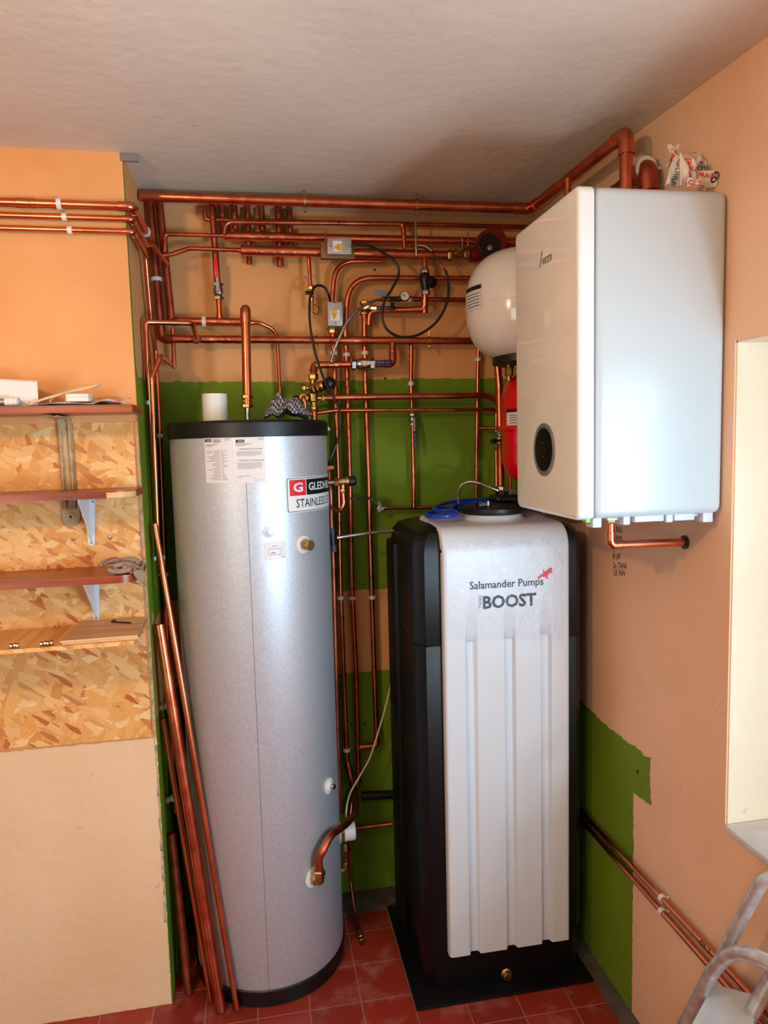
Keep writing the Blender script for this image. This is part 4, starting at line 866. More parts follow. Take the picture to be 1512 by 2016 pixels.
def hose(label, pts, r, Y, ends=(1, 1)):
    P = Pp(pts, Y); S = spline(P, 8); root = thing('braided_hose', label, 'hose', P[0])
    MB().tube(S, r, 12).build('braid', M['braid'], root)
    for k, (a, b) in enumerate(((S[0], S[2]), (S[-1], S[-3]))):
        if ends[k]: part_label(MB().lathe([(r*.9, 0), (r*1.5, .001), (r*1.5, .012), (r*1.2, .013), (r*1.2, .022), (r*.9, .023)], a, b-a, 14).build('ferrule', M['chrome'], root), 'crimped metal end')
    return root
hose('braided steel filling hose curving down from the valve left of the pressure gauge', [(757, 589, 2.61), (735, 593, 2.59), (708, 608, 2.57), (685, 632, 2.56), (668, 665, 2.56), (657, 692, 2.565), (652, 713, 2.575)], .0052, 2.57)
hose('braided steel hose running from the black tee beside the cylinder to the tank', [(661, 1059, 2.46), (700, 1053, 2.47), (740, 1048, 2.48), (790, 1044, 2.49)], .0062, 2.47)
hose('braided steel hose arching over the tank top beside the lid', [(905, 1003, 2.47), (902, 978, 2.47), (906, 958, 2.46), (922, 949, 2.45), (943, 951, 2.43), (965, 960, 2.40), (983, 967, 2.38)], .0056, 2.45)
# ================================================================== hot water cylinder
CC = V((-.0187, 2.4244)); CR = .2555
def cyl_hit(px, py, R=CR):
    d = ray(px, py); ox, oy = -CC.x, -CC.y
    a = d.x*d.x+d.y*d.y; b = 2*(ox*d.x+oy*d.y); c = ox*ox+oy*oy-R*R; ds = max(0, b*b-4*a*c)
    t = (-b-math.sqrt(ds))/(2*a); p = CAM+d*t; return math.atan2(p.x-CC.x, -(p.y-CC.y)), p.z
def cp(th, z, r=CR): return V((CC.x+r*math.sin(th), CC.y-r*math.cos(th), z))
zcap0 = 1.8295; zcap1 = 1.878
cy = thing('hot_water_cylinder', 'tall silver hot water cylinder with black top and base bands, standing on the red tiles', 'water cylinder', (CC.x, CC.y, 0))
O3 = V((CC.x, CC.y, 0))
MB().lathe([(CR-.002, .055), (CR, .06), (CR, zcap0+.002)], O3, (0, 0, 1), 96).build('shell', M['steel'], cy)
part_label(MB().lathe([(CR-.01, 0), (CR+.002, .004), (CR+.004, .055), (CR-.002, .060)], O3, (0, 0, 1), 96).build('base_band', M['black_plastic'], cy), 'black plastic base')
part_label(MB().lathe([(CR+.004, zcap0-.002), (CR+.006, zcap0), (CR+.006, zcap1-.008), (CR, zcap1), (CR-.03, zcap1+.002), (.02, zcap1+.002)], O3, (0, 0, 1), 96).build('top_band', M['black_plastic'], cy), 'black plastic top cap')
th_s = cyl_hit(487, 1000)[0]; mb = MB()
mb.add([cp(th_s-.0025, .06, CR+.0007), cp(th_s+.0025, .06, CR+.0007), cp(th_s+.0025, 1.70, CR+.0007), cp(th_s-.0025, 1.70, CR+.0007)], [(0, 1, 2, 3)])
mb.build('seam', M['bezel'], cy)
def cyl_rect(tl, br, lift=.0006):
    t0, zt = cyl_hit(*tl); t1, zb = cyl_hit(*br)
    return lambda u, v: cp(t0+(t1-t0)*u, zb+(zt-zb)*v, CR+lift)
def lifted(f, k):
    def g(u, v):
        p = f(u, v); n = V((p.x-CC.x, p.y-CC.y, 0)).normalized(); return p+n*k
    return g
# paper data plate (two halves)
for tl, br, sd in (((402, 862), (461, 950), 0), ((462, 861), (524, 949), 1)):
    f = cyl_rect(tl, br, .0010); mb = MB(); patch(mb, f, 0, 0, 1, 1, 0, 10, 1); s = mb.build('data_label', M['label_silver'], cy)
    part_label(s, 'pale printed data label' if sd == 0 else 'pale printed warning label')
    g = lifted(f, .0004); mk = MB(); gr = MB(); wh = MB()
    if sd == 0:
        patch(mk, g, .03, .905, .28, .965, 0, 4, 1); letter(wh, 'GLEDHILL', lifted(f, .0007), .09, .92, .27, .950)
        for k in range(14): patch(gr, g, .34+k*.019, .885, .34+k*.019+random.choice((.006, .011)), .96)
        letter(gr, 'CE', g, .74, .925, .84, .975); letter(gr, 'UK', g, .86, .955, .94, .98); letter(gr, 'CA', g, .86, .925, .94, .95)
        letter(gr, 'APPLIANCE', g, .05, .68, .30, .70); letter(gr, 'DATA', g, .11, .635, .23, .655)
        for k in range(21):
            zz = .70-k*.032; L = random.uniform(.16, .50); patch(gr, g, .56-L, zz, .56, zz+.008, 0, 3, 1); patch(gr, g, .60, zz, .60+random.uniform(.05, .24), zz+.008, 0, 2, 1)
        for k in range(3): patch(gr, g, .06, .845-k*.022, .5-.1*k, .853-k*.022, 0, 3, 1)
    else:
        patch(mk, g, .03, .88, .32, .945, 0, 4, 1); letter(wh, 'GLEDHILL', lifted(f, .0007), .10, .895, .30, .928)
        letter(gr, 'CE', g, .78, .93, .87, .975); letter(gr, 'UK', g, .89, .955, .97, .98); letter(gr, 'CA', g, .89, .93, .97, .95)
        letter(gr, 'WARNING TO THE USER', g, .14, .725, .92, .755, .01, cuts=14); letter(gr, 'WARNING TO THE INSTALLER', g, .10, .475, .96, .505, .01, cuts=14)
        for k in range(6): patch(gr, g, .05, .685-k*.018, .88-.2*(k == 5), .690-k*.018, 0, 4, 1)
        for k in range(8): patch(gr, g, .05, .435-k*.018, .88-.25*(k == 7), .440-k*.018, 0, 4, 1)
        patch(gr, g, .05, .145, .50, .153, 0, 3, 1); patch(gr, g, .05, .115, .2, .122, 0, 2, 1); patch(gr, g, .60, .10, .66, .108); patch(gr, g, .60, .05, .95, .054, 0, 3, 1)
        for k in range(3): patch(gr, g, .02, .855-k*.02, .55-.1*k, .862-k*.02, 0, 3, 1)
    part_label(mk.build('black_print', M['black'], s), 'black maker mark'); wh.build('white_print', M['white_ink'], s); part_label(gr.build('grey_print', M['grey_ink'], s), 'small grey print')
# brand plate
t0, zt = cyl_hit(562, 941); _, zb = cyl_hit(567, 1011); t1 = t0+1.02
f = lambda u, v: cp(t0+(t1-t0)*u, zb+(zt-zb)*v, CR+.0010)
def rr_patch(mb, f, u0, v0, u1, v1, r, asp, n=6, nu=24):
    """rounded rectangle, cut into vertical strips so that it follows the curve"""
    du = r/asp
    us = sorted(set([u0+du*(1-math.cos(k/n*PI/2)) for k in range(n+1)]+[u0+(u1-u0)*k/nu for k in range(nu+1) if u0+du < u0+(u1-u0)*k/nu < u1-du]+[u1-du*(1-math.cos(k/n*PI/2)) for k in range(n+1)]))
    def h(u):
        e = min(u-u0, u1-u)
        return 0 if e >= du else r-math.sqrt(max(0, r*r-((du-e)*asp)**2))
    for a, b in zip(us[:-1], us[1:]): mb.add([f(a, v0+h(a)), f(b, v0+h(b)), f(b, v1-h(b)), f(a, v1-h(a))], [(0, 1, 2, 3)])
asp = (t1-t0)*CR/(zt-zb)
mb = MB(); rr_patch(mb, f, 0, 0, 1, 1, .06, asp); bp_ = part_label(mb.build('brand_plate', M['white_ink'], cy), 'white maker plate')
mb = MB(); rr_patch(mb, lifted(f, .0003), .012, .025, .988, .975, .05, asp); mb.build('black_border', M['black'], bp_)
mb = MB(); rr_patch(mb, lifted(f, .0005), .020, .042, .980, .958, .045, asp); mb.build('white_field', M['white_ink'], bp_)
mb = MB(); patch(mb, lifted(f, .0008), .045, .48, .285, .93, 0, 8, 1); part_label(mb.build('red_square', M['red_ink'], bp_), 'red square'); 
mb = MB(); patch(mb, lifted(f, .0008), .295, .48, .975, .93, 0, 16, 1); part_label(mb.build('black_panel', M['black'], bp_), 'black panel')
mb = MB(); letter(mb, 'G', lifted(f, .0012), .095, .58, .235, .85, .03, cuts=10); letter(mb, 'GLEDHILL', lifted(f, .0012), .33, .60, .94, .83, .02, cuts=50); part_label(mb.build('white_lettering', M['white_ink'], bp_), 'white letters')
mb = MB(); letter(mb, 'STAINLESS', lifted(f, .0008), .13, .14, .70, .38, .006, cuts=44); part_label(mb.build('black_lettering', M['black'], bp_), 'black letters')
mb = MB(); letter(mb, 'ES', lifted(f, .0008), .74, .14, .86, .38, 0., cuts=10); part_label(mb.build('grey_lettering', M['grey_ink'], bp_), 'thin grey letters')
# blank boss, small label, brass plug, white blanking cap
def boss(px, py, prof, name, m, n=28, parent=cy):
    th, z = cyl_hit(px, py); a = V((math.sin(th), -math.cos(th), 0)); return MB().lathe(prof, cp(th, z, CR-.001), a, n).build(name, m, parent), th, z, a
o, *_ = boss(531, 1047, [(.020, .0), (.020, .002), (.012, .003), (.006, .005)], 'blank_boss', M['steel'])
f = cyl_rect((520, 1068), (563, 1099), .0008); mb = MB(); patch(mb, f, 0, 0, 1, 1, 0, 6, 1); o = part_label(mb.build('small_label', M['label_silver'], cy), 'small pale sticker')
g = lifted(f, .0004); mb = MB()
for a in ((.18, .25, .78, .27), (.18, .60, .78, .62), (.18, .25, .19, .62), (.77, .25, .78, .62), (.35, .74, .6, .77), (.3, .35, .5, .40), (.8, .1, .95, .13)): patch(mb, g, *a, 0, 3, 1)
mb.build('grey_print', M['grey_ink'], o)
o, th, z, a = boss(597, 1072, [(.028, 0), (.028, .003), (.022, .005)], 'tapping_flange', M['white_plastic'])
part_label(o, 'cream plastic flange')
mb = MB().cyl(cp(th, z, CR+.003), cp(th, z, CR+.022), .0125, 16); hexbody(mb, cp(th, z, CR+.016), a, .0175, .014); mb.lathe([(.015, 0), (.016, .002), (.016, .014), (.014, .016)], cp(th, z, CR+.022), a, 20)
part_label(mb.build('brass_plug', M['brass'], o), 'brass blanking plug')
o, th, z, a = boss(647, 1547, [(.026, 0), (.027, .004), (.014, .010), (.012, .012)], 'blank_cap', M['white_plastic'])
part_label(MB().cyl(cp(th, z, CR+.010), cp(th, z, CR+.022), .009, 14).build('threaded_stub', M['chrome'], o), 'short metal stub')
# immersion heater on the right-hand side
ih = at(690, 1635, Y=2.42); ix = CC.x+CR
o = MB().lathe([(.040, 0), (.041, .003), (.036, .006)], (ix-.003, 2.42, ih.z), (1, 0, 0), 28).build('immersion_heater', M['white_plastic'], cy); part_label(o, 'white immersion heater')
part_label(MB().lathe([(.030, 0), (.032, .002), (.032, .010), (.030, .012)], (ix+.004, 2.42, ih.z), (1, 0, 0), 6).build('brass_nut', M['brass'], o), 'brass nut')
MB().lathe([(.034, 0), (.0345, .002), (.033, .036), (.030, .040)], (ix+.015, 2.42, ih.z), (1, 0, 0), 28).build('terminal_cover', M['white_plastic'], o)
# lower cold inlet with the bent pipe coming round to it
o, th, z, a = boss(617, 1727, [(.032, 0), (.033, .003), (.026, .006)], 'inlet_flange', M['white_plastic']); part_label(o, 'white plastic flange')
mb = MB().cyl(cp(th, z, CR+.003), cp(th, z, CR+.030), .013, 16); hexbody(mb, cp(th, z, CR+.016), a, .020, .016)
q = cp(th, z, CR+.032); mb.tube(fillet([cp(th, z, CR+.015), q, q+V((0, 0, .03))], .02), .0155, 14); hexbody(mb, q+V((0, 0, .030)), (0, 0, 1), .020, .018)
part_label(mb.build('brass_elbow', M['brass'], o), 'brass elbow')
q1 = q+V((0, 0, .03))
pipe('thick old copper pipe snaking round the cylinder to its low brass elbow', [at(684, 1500, Y=2.645), at(690, 1530, Y=2.63), at(699, 1565, Y=2.57), at(700, 1602, Y=2.47), at(680, 1624, Y=2.33), at(650, 1645, Y=2.215), at(635, 1676, Y=q1.y-.002), q1+V((0, 0, .05)), q1], .0125, bend=[.05, .07, .05, .05, .06, .06, .05], m='copper_old')
# temperature relief valve with its U-shaped discharge
tv = thing('relief_valve', 'brass relief valve with a black cap poking out beside the maker plate', 'valve', at(670, 950, Y=2.43))
a, b = at(640, 951, Y=2.43), at(668, 949, Y=2.43); d = (at(690, 947, Y=2.43)-a).normalized()
part_label(MB().cyl(a, b, .0085, 14).build('stem', M['chrome'], tv), 'nickel stem')
c = at(662, 949, Y=2.43); mb = MB(); hexbody(mb, c, d, .0155, .014); mb.lathe([(.013, 0), (.0135, .024), (.0155, .026), (.0155, .036)], c+d*.006, d, 16); 
q = at(675, 956, Y=2.43); mb.cyl(q+V((0, 0, .006)), q-V((0, 0, .014)), .0085, 12); hexbody(mb, q-V((0, 0, .018)), (0, 0, 1), .013, .014); mb.build('valve_body', M['brass'], tv)
part_label(MB().lathe([(.015, 0), (.0175, .002), (.0175, .020), (.013, .026)], at(686, 947.5, Y=2.43), d, 16).build('cap', M['black_plastic'], tv), 'black plastic cap')
up = [at(675, 968, Y=2.43), at(677, 990, Y=2.43), at(672, 1004, Y=2.43), at(660, 1006, Y=2.455), at(652, 998, Y=2.475), at(651, 965, Y=2.48), at(647, 925, Y=2.49)]
pipe('thin copper U-bend hanging under the relief valve', up, .0078, bend=.03, m='copper')
pipe('thin copper discharge pipe running down the right flank of the cylinder', [at(652, 1003, Y=2.45), at(653, 1045, Y=2.45), at(656, 1100, Y=2.45), at(661, 1300, Y=2.45), at(668, 1560, Y=2.45), at(669, 1600, Y=2.45)], .0072, bend=.02, m='copper_old')
tt = thing('plastic_tee', 'black and grey plastic tee on the discharge pipe where the braided hose joins', 'pipe fitting', at(655, 1060, Y=2.45))
MB().cyl(at(653, 1040, Y=2.448), at(654, 1052, Y=2.448), .0098, 14).build('collar', M['rubber_grey'], tt); MB().cyl(at(656, 1072, Y=2.448), at(657, 1086, Y=2.448), .0105, 14).build('collar', M['rubber_grey'], tt)
MB().cyl(at(654, 1050, Y=2.448), at(656, 1074, Y=2.448), .0118, 14).cyl(at(655, 1062, Y=2.448), at(662, 1061, Y=2.455), .0095, 12).build('tee_body', M['black_plastic'], tt)
tag(MB().rbox(at(644, 924, Y=2.425)+V((0, -.001, 0)), at(657, 917, Y=2.425)+V((0, .001, 0)), .0008, 1).build('cable_tag', M['orange_tag']), 'small orange tag on the end of the long black cable', 'tag')
tag(MB().prism([at(*q, Y=2.44) for q in ((642, 836), (648, 842), (651, 846), (643, 849))], (0, .002, 0)).build('paper_tag', M['paper']), 'torn white paper tag behind the edge of the black cylinder top', 'tag')
pipe('hot outlet copper pipe rising from the cylinder top and elbowed back to the wall', [at(487, 800, Y=2.42), at(483, 607, Y=2.42), V((at(483, 607, Y=2.42).x-.004, 2.61, at(483, 607, Y=2.42).z-.03))], .0150, bend=.03, elbows=(1,), m='copper_bright')
tp = thing('cylinder_connector', 'brass connector and silvery stub at the foot of the hot outlet pipe', 'pipe fitting', at(487, 790, Y=2.42))
part_label(MB().tube([at(487, 800, Y=2.42), V((at(487, 826, Y=2.42).x, 2.42, zcap1))], .0082, 12).build('stub', M['chrome'], tp), 'silvery stub')
mb = MB()
for py, L, rr in ((781, .012, .0195), (790, .010, .016), (799, .012, .020)): hexbody(mb, at(487, py, Y=2.42), (0, 0, 1), rr, L)
mb.cyl(at(487, 778, Y=2.42), at(487, 803, Y=2.42), .0140, 14); mb.build('compression_nut', M['brass'], tp)
# loose things on the cylinder top
p = V((at(423, 800, Y=2.36).x, 2.36, zcap1+.0022)); hh = at(423, 776, Y=2.36).z-p.z
tag(MB().lathe([(.034, 0), (.0395, .0), (.0395, hh), (.0355, hh), (.0355, .004)], p, (0, 0, 1), 32).build('waste_pipe_offcut', M['white_plastic']), 'short upright offcut of white plastic waste pipe on the cylinder top', 'pipe offcut')
p0 = at(565, 800, Y=2.36)
def net(u, v):
    x = p0.x-.075+.15*u; y = 2.29+.17*v; hgt = .062*math.exp(-((u-.62)*2.2)**2)*math.exp(-((v-.45)*2)**2)+.045*math.exp(-((u-.25)*3)**2)*math.exp(-((v-.5)*2.2)**2)
    return V((x, y, zcap1+.0035+hgt*(.75+.35*math.sin(u*17+v*5)*math.sin(v*13+u*4))+.004*abs(math.sin(u*23))*math.sin(PI*u)*math.sin(PI*v)))
mb = MB().grid(net, 46, 30, 0, True)
tag(mb.build('mesh_cloth', M['net'], sharp=80, solid=.001), 'crumpled grey mesh cloth lying on the black cylinder top', 'cloth')

# ================================================================== low pipework behind
tag(MB().tube([at(712, 1567, Y=2.682), at(830, 1562, Y=2.682)], .0165, 18).build('waste_pipe', M['black_plastic']), 'dark waste pipe crossing the low wall between cylinder and tank', 'pipe')
pipe('short horizontal copper stub low on the wall between cylinder and tank', [at(695, 1631, Y=2.66), at(772, 1622, Y=2.64)], .0085, sl=((.93, .02),), m='copper_old')
dr = thing('drain_valve', 'nickel drain cock on a copper stub below the immersion heater', 'valve', at(681, 1680, Y=2.45))
mb = MB(); hexbody(mb, at(681, 1667, Y=2.45), (0, 0, 1), .013, .03); mb.build('valve_body', M['chrome'], dr)
MB().cyl(at(681, 1676, Y=2.45), at(681, 1700, Y=2.45), .0085, 14).build('pipe', M['copper_old'], dr)
mb = MB().tube(fillet([at(681, 1697, Y=2.45), at(680, 1710, Y=2.45), V((ix-.004, 2.45, at(680, 1714, Y=2.45).z-.003))], .012), .011, 12); hexbody(mb, at(681, 1700, Y=2.45), (0, 0, 1), .015, .014); mb.build('brass_elbow', M['brass'], dr)
pp = [at(690, 1655, Y=2.60), at(690, 1735, Y=2.60), at(699, 1800, Y=2.53), at(708, 1834, Y=2.44)]
dp = pipe('thin drain pipe curving forward over the floor, ending in a brass nozzle', pp, .0062, bend=.08, m='copper_old', n=12)
a = dp.data.vertices[0].co.copy() if dp.type == 'MESH' else V(); lab = dp['label']
for k in ('label', 'category'): del dp[k]
rt = thing('copper_pipe', lab, 'pipe', a); dp.name = 'pipe'; dp.parent = rt; dp.matrix_parent_inverse = parent_inv(rt)
e = pp[3]; d = (pp[3]-pp[2]).normalized(); d = V((d.x*.5, d.y, -.25)).normalized()
part_label(MB().lathe([(.008, 0), (.0105, .002), (.0105, .03), (.009, .032), (.009, .044), (.0065, .046), (.0065, .066)], e-d*.005, d, 12).build('nozzle', M['brass'], rt), 'brass nozzle')
tag(MB().tube(spline([at(681, 1609, Y=2.44), at(683, 1585, Y=2.46), at(690, 1560, Y=2.50), at(708, 1528, Y=2.53), at(728, 1492, Y=2.55), at(745, 1440, Y=2.57), (at(760, 1388, Y=2.60)), at(771, 1340, Y=2.64)], 8), .0036, 10).build('flex_cable', M['cream_cable']), 'cream flex rising from the immersion heater to behind the tank', 'cable')

# ================================================================== cold water booster tank
X0, X1, Y0, Y1, ZT = .464, 1.022, 2.105, 2.545, 1.53
tk = thing('water_tank', 'tall black water tank with a white ribbed front panel, standing on the tiles', 'water tank', (.73, 2.3, 0))
mb = MB()
# body outline in plan: chamfered front pillars, recessed flanks; lofted up with a rounded shoulder
def ring(inset, z, ft=0):
    a = inset; x0, x1, y0, y1 = X0+a, X1-a, Y0+ft, Y1-a
    pts = [(x0+.030, y0), (x1-.030, y0), (x1-.004, y0+.030), (x1, y0+.045), (x1, y0+.115), (x1-.005, y0+.122), (x1-.005, y1-.03), (x1-.03, y1), (x0+.03, y1), (x0+.005, y1-.03), (x0+.005, y0+.122), (x0, y0+.115), (x0, y0+.045), (x0+.004, y0+.030)]
    return [V((x, y, z)) for x, y in pts]
lev = [(.012, .008, .004), (.012, .145, .004), (.0, .160, 0), (0, 1.16, 0), (0.004, 1.165, .002), (0, 1.17, 0), (0, ZT-.07, 0), (.006, ZT-.035, .006), (.022, ZT-.012, .020), (.05, ZT, .05), (.10, ZT+.006, .10)]
rings = [ring(*l) for l in lev]; n = len(rings[0]); vs = [p for r_ in rings for p in r_]; fs = [(i*n+k, i*n+(k+1) % n, (i+1)*n+(k+1) % n, (i+1)*n+k) for i in range(len(rings)-1) for k in range(n)]
fs += [tuple(reversed(range(n))), tuple((len(rings)-1)*n+k for k in range(n))]; mb.add(vs, fs); mb.rbox((X0-.010, 2.40, .02), (X0+.02, Y1, 1.455), .012, 3); mb.build('tank_body', M['tank_black'], tk, sharp=28)
mb = MB().rbox((.426, 2.050, .0020), (1.028, 2.57, .011), .003, 2); mb.build('base_flange', M['tank_black'], tk)
# white front panel, three flutes, rolling over the top edge
PX0, PX1, PZ0, PZ1 = at(873, 1300, Y=2.09).x, at(1119, 1300, Y=2.09).x, .143, 1.535
fx = [(at(px, 1500, Y=2.085).x) for px in (929.5, 1004, 1074)]; zfl = [at(px, py, Y=2.085).z for px, py in ((926, 1256), (1002, 1250), (1072, 1243))]
def depth(x, z):
    k = 0
    for c, zf_ in zip(fx, zfl):
        w = min(1, max(0, (.0185-abs(x-c))/.007)); h = min(1, max(0, (zf_-z)/.012)); k = max(k, (w*w*(3-2*w))*(h*h*(3-2*h)))
    return .016*k
nx = 120; xs = [PX0+(PX1-PX0)*i/nx for i in range(nx+1)]
zs = [PZ0+.002, PZ0+.3, PZ0+.6]+[1.0+.005*k for k in range(38)]+[1.22, 1.32, 1.42, PZ1-.075]
path = [(2.076, z) for z in zs]+[(2.076+.075*(1-math.cos(a)), PZ1-.075+.075*math.sin(a)) for a in [PI/2*k/8 for k in range(1, 9)]]+[(2.24, PZ1+.004), (2.38, PZ1+.012)]
vs = []
for j, (yy, z) in enumerate(path):
    for i, x in enumerate(xs):
        e = min(x-PX0, PX1-x); rd = .012; cr = rd-math.sqrt(max(0, rd*rd-(rd-e)**2)) if e < rd else 0
        if j < len(zs): vs.append(V((x, yy+depth(x, z)+cr, z)))
        else: vs.append(V((x, yy+cr*(1-(j-len(zs))/10), z-cr*min(1, (j-len(zs))/8))))
mb = MB(); w = nx+1; fs = [(j*w+i, j*w+i+1, (j+1)*w+i+1, (j+1)*w+i) for j in range(len(path)-1) for i in range(nx)]
m0 = len(vs); vs += [V((v.x, max(v.y+.012, 2.104), v.z)) for v in vs[:w]]; fs += [(i+1, i, m0+i, m0+i+1) for i in range(nx)]
for side in (0, nx):
    m1 = len(vs); vs += [V((v.x, 2.112 if j < len(zs) else v.y+.02, v.z if j < len(zs) else v.z-.03)) for j, v in enumerate(vs[k*w+side] for k in range(len(path)))]
    for j in range(len(path)-1): fs.append((j*w+side, (j+1)*w+side, m1+j+1, m1+j))
mb.add(vs, fs); pn_ = part_label(mb.build('front_panel', M['tank_white'], tk, sharp=50), 'white fluted front panel')
yf = 2.0748; tf = quad(at(880, 1060, Y=yf), at(1110, 1060, Y=yf), at(1110, 1260, Y=yf), at(880, 1260, Y=yf))
def tr(px, py): return at(px, py, Y=yf)
def tbox(mb, s, x0, x1, yb, yt, bold, slope=0): 
    z0, z1 = tr((x0+x1)/2, yb).z, tr((x0+x1)/2, yt).z; a, b = tr(x0, yb).x, tr(x1, yb).x
    letter(mb, s, lambda u, v: V((a+(b-a)*u, yf, z0+(z1-z0)*v)), 0, 0, 1, 1, bold)
mb = MB(); tbox(mb, 'Salamander Pumps', 925, 1070, 1161, 1141, .012); tbox(mb, 'BOOST', 951, 1056, 1196, 1170, .03)
part_label(mb.build('slate_lettering', M['blue_ink'], pn_), 'dark slate lettering')
mb = MB(); a = tr(942, 1199); b = tr(948.5, 1171); letter(mb, 'TANK', lambda u, v: V((a.x+(b.x-a.x)*(1-v), yf, a.z+(b.z-a.z)*u)), 0, 0, 1, 1, .01)
part_label(mb.build('pale_lettering', M['pale_ink'], pn_), 'pale grey sideways lettering')
liz = [(1059, 1140), (1060, 1135), (1066, 1131), (1070, 1128), (1069, 1123), (1071, 1122), (1073, 1126), (1077, 1123), (1080, 1120), (1083, 1118), (1087, 1118), (1087, 1122), (1085, 1124), (1088, 1127), (1086, 1129), (1083, 1127), (1080, 1131), (1078, 1134), (1079, 1139), (1076, 1140), (1075, 1135), (1071, 1136), (1067, 1135), (1064, 1138), (1062, 1141)]
mb = MB().add([tr(*q) for q in liz], [tuple(range(len(liz)))]); part_label(mb.build('red_emblem', M['red_ink'], pn_), 'small red lizard emblem')
fl = MB().grid(lambda u, v: tf(u, v)+V((0, -.0035-.004*math.sin(PI*v)*abs(math.sin(7*u+3*v))-.003*abs(math.sin(13*u*v+5*u)), 0)), 60, 50)
part_label(fl.build('protective_film', M['film'], tk, sharp=80), 'clear wrinkled protective film')
hxp = at(999, 1921, Y=2.100); hq = V((hxp.x, 2.1095, hxp.z))
mb = MB().lathe([(.019, 0), (.020, .003), (.017, .006)], hq, (0, -1, 0), 20); hexbody(mb, hq+V((0, -.011, 0)), (0, -1, 0), .0145, .012); part_label(mb.build('drain_plug', M['brass'], tk), 'brass drain plug')
# neck, lid and float-valve housing
lc = V((.775, 2.285, PZ1)); 
MB().lathe([(.125, -.01), (.110, .004), (.098, .014), (.095, .022)], lc, (0, 0, 1), 40).build('neck', M['tank_white'], tk)
ld = part_label(MB().lathe([(.090, .018), (.103, .022), (.105, .026), (.105, .040), (.100, .046), (.06, .050)], lc, (0, 0, 1), 40).build('lid', M['black_plastic'], tk), 'black screw lid')
hs = at(988, 975, Y=2.40)
mb = MB().rbox((hs.x-.045, 2.33, lc.z+.045), (hs.x+.075, 2.425, hs.z+.004), .014, 3); mb.cyl(V((hs.x, 2.40, hs.z)), V((hs.x, 2.40, hs.z+.012)), .022, 18)
for k in range(8): mb.span((hs.x+.0+k*.007, 2.328, lc.z+.075), (hs.x+.003+k*.007, 2.331, lc.z+.095))
MB.build(mb, 'valve_housing', M['black_plastic'], ld)
q = at(946, 992, Y=2.24); mb = MB().rbox((q.x-.012, 2.225, lc.z+.044), (q.x+.030, 2.255, q.z+.01), .004); mb.build('screen_vent', M['black_plastic'], ld)
part_label(MB().rbox((q.x+.018, 2.222, lc.z+.050), (q.x+.024, 2.226, lc.z+.066), .001).build('vent_tab', M['white_plastic'], ld), 'tiny white tab')
q = at(986, 952, Y=2.40); mb = MB().lathe([(.016, -.01), (.0185, -.008), (.0185, .004), (.016, .006)], V((q.x, 2.40, at(986, 960, Y=2.40).z)), (0, 0, 1), 18); part_label(mb.build('tank_connector', M['chrome'], tk), 'pale metal connector ring')
# coil of blue tubing
cl = [(.905, 2.155, 30), (.93, 2.27, 26), (.92, 2.38, 22), (.85, 2.462, 20), (.74, 2.465, 20), (.63, 2.425, 20), (.565, 2.34, 22), (.545, 2.25, 24), (.58, 2.19, 26), (.635, 2.22, 30), (.645, 2.33, 32), (.70, 2.46, 34), (.80, 2.475, 36), (.935, 2.43, 36),
      (.945, 2.31, 38), (.93, 2.20, 42), (.955, 2.12, 44), (.985, 2.16, 42), (.975, 2.31, 42), (.935, 2.45, 48), (.79, 2.49, 50), (.67, 2.455, 46), (.60, 2.38, 38), (.585, 2.29, 36), (.615, 2.235, 40)]
pts = spline([V((x, y, PZ1+z/1000)) for x, y, z in cl], 8)
tag(MB().tube(pts, .0066, 10).build('blue_tubing', M['blue_tube']), 'loose coil of bright blue plastic tubing round the lid of the tank', 'tubing')

# ================================================================== wall-hung boiler
BX0, BX1, BY0, BY1, BZ0, BZ1 = .716, XR-.003, 1.511, 1.900, 1.611, 2.351
bo = thing('boiler', 'large white gas boiler hung on the right wall', 'boiler', (XR, 1.70, BZ0))
MB().rbox((BX0+.0385, BY0, BZ0), (BX1, BY1, BZ1), .022, 5).build('casing', M['white_gloss'], bo, sharp=30)
bm = bmesh.new(); bmesh.ops.create_cube(bm, size=1)
A_, B_ = V((BX0, BY0-.0006, BZ0-.001)), V((BX0+.0375, BY1+.0006, BZ1+.001))
for v in bm.verts: v.co = V((v.co.x*(B_.x-A_.x), v.co.y*(B_.y-A_.y), v.co.z*(B_.z-A_.z)))
ed = [e for e in bm.edges if abs(e.verts[0].co.x-e.verts[1].co.x) > 1e-4]
bmesh.ops.bevel(bm, geom=ed, offset=.022, segments=6, profile=.5, affect='EDGES')
ed = [e for e in bm.edges if e.verts[0].co.x < -.01 and e.verts[1].co.x < -.01]
bmesh.ops.bevel(bm, geom=ed, offset=.011, segments=5, profile=.5, affect='EDGES')
bm.verts.index_update(); mb = MB().add([v.co+(A_+B_)/2 for v in bm.verts], [tuple(v.index for v in f.verts) for f in bm.faces]); bm.free()
fp_ = mb.build('front_cover', M['boiler_front'], bo, sharp=30)
MB().span((BX0+.037, BY0+.004, BZ0+.006), (BX0+.040, BY1-.004, BZ1-.006)).build('seam_gasket', M['bezel'], bo)
dc = V((BX0, 1.701, 1.772))
ds = MB().lathe([(.058, -.001), (.066, 0), (.0665, .003), (.062, .005), (.054, .003)], dc, (-1, 0, 0), 40).build('display_bezel', M['bezel'], bo); part_label(ds, 'grey display ring')
part_label(MB().lathe([(.0545, 0), (.0545, .0036), (.050, .0042)], dc, (-1, 0, 0), 40).build('display_glass', M['dark_glass'], ds), 'dark round display')
mb = MB(); fd_ = lambda u, v: V((BX0-.0046, 1.701-(u-.5)*.07, 1.772+(v-.5)*.08))
for a in ((.42, .70, .58, .715), (.42, .28, .58, .295), (.32, .44, .335, .56), (.66, .44, .675, .56)): patch(mb, fd_, *a)
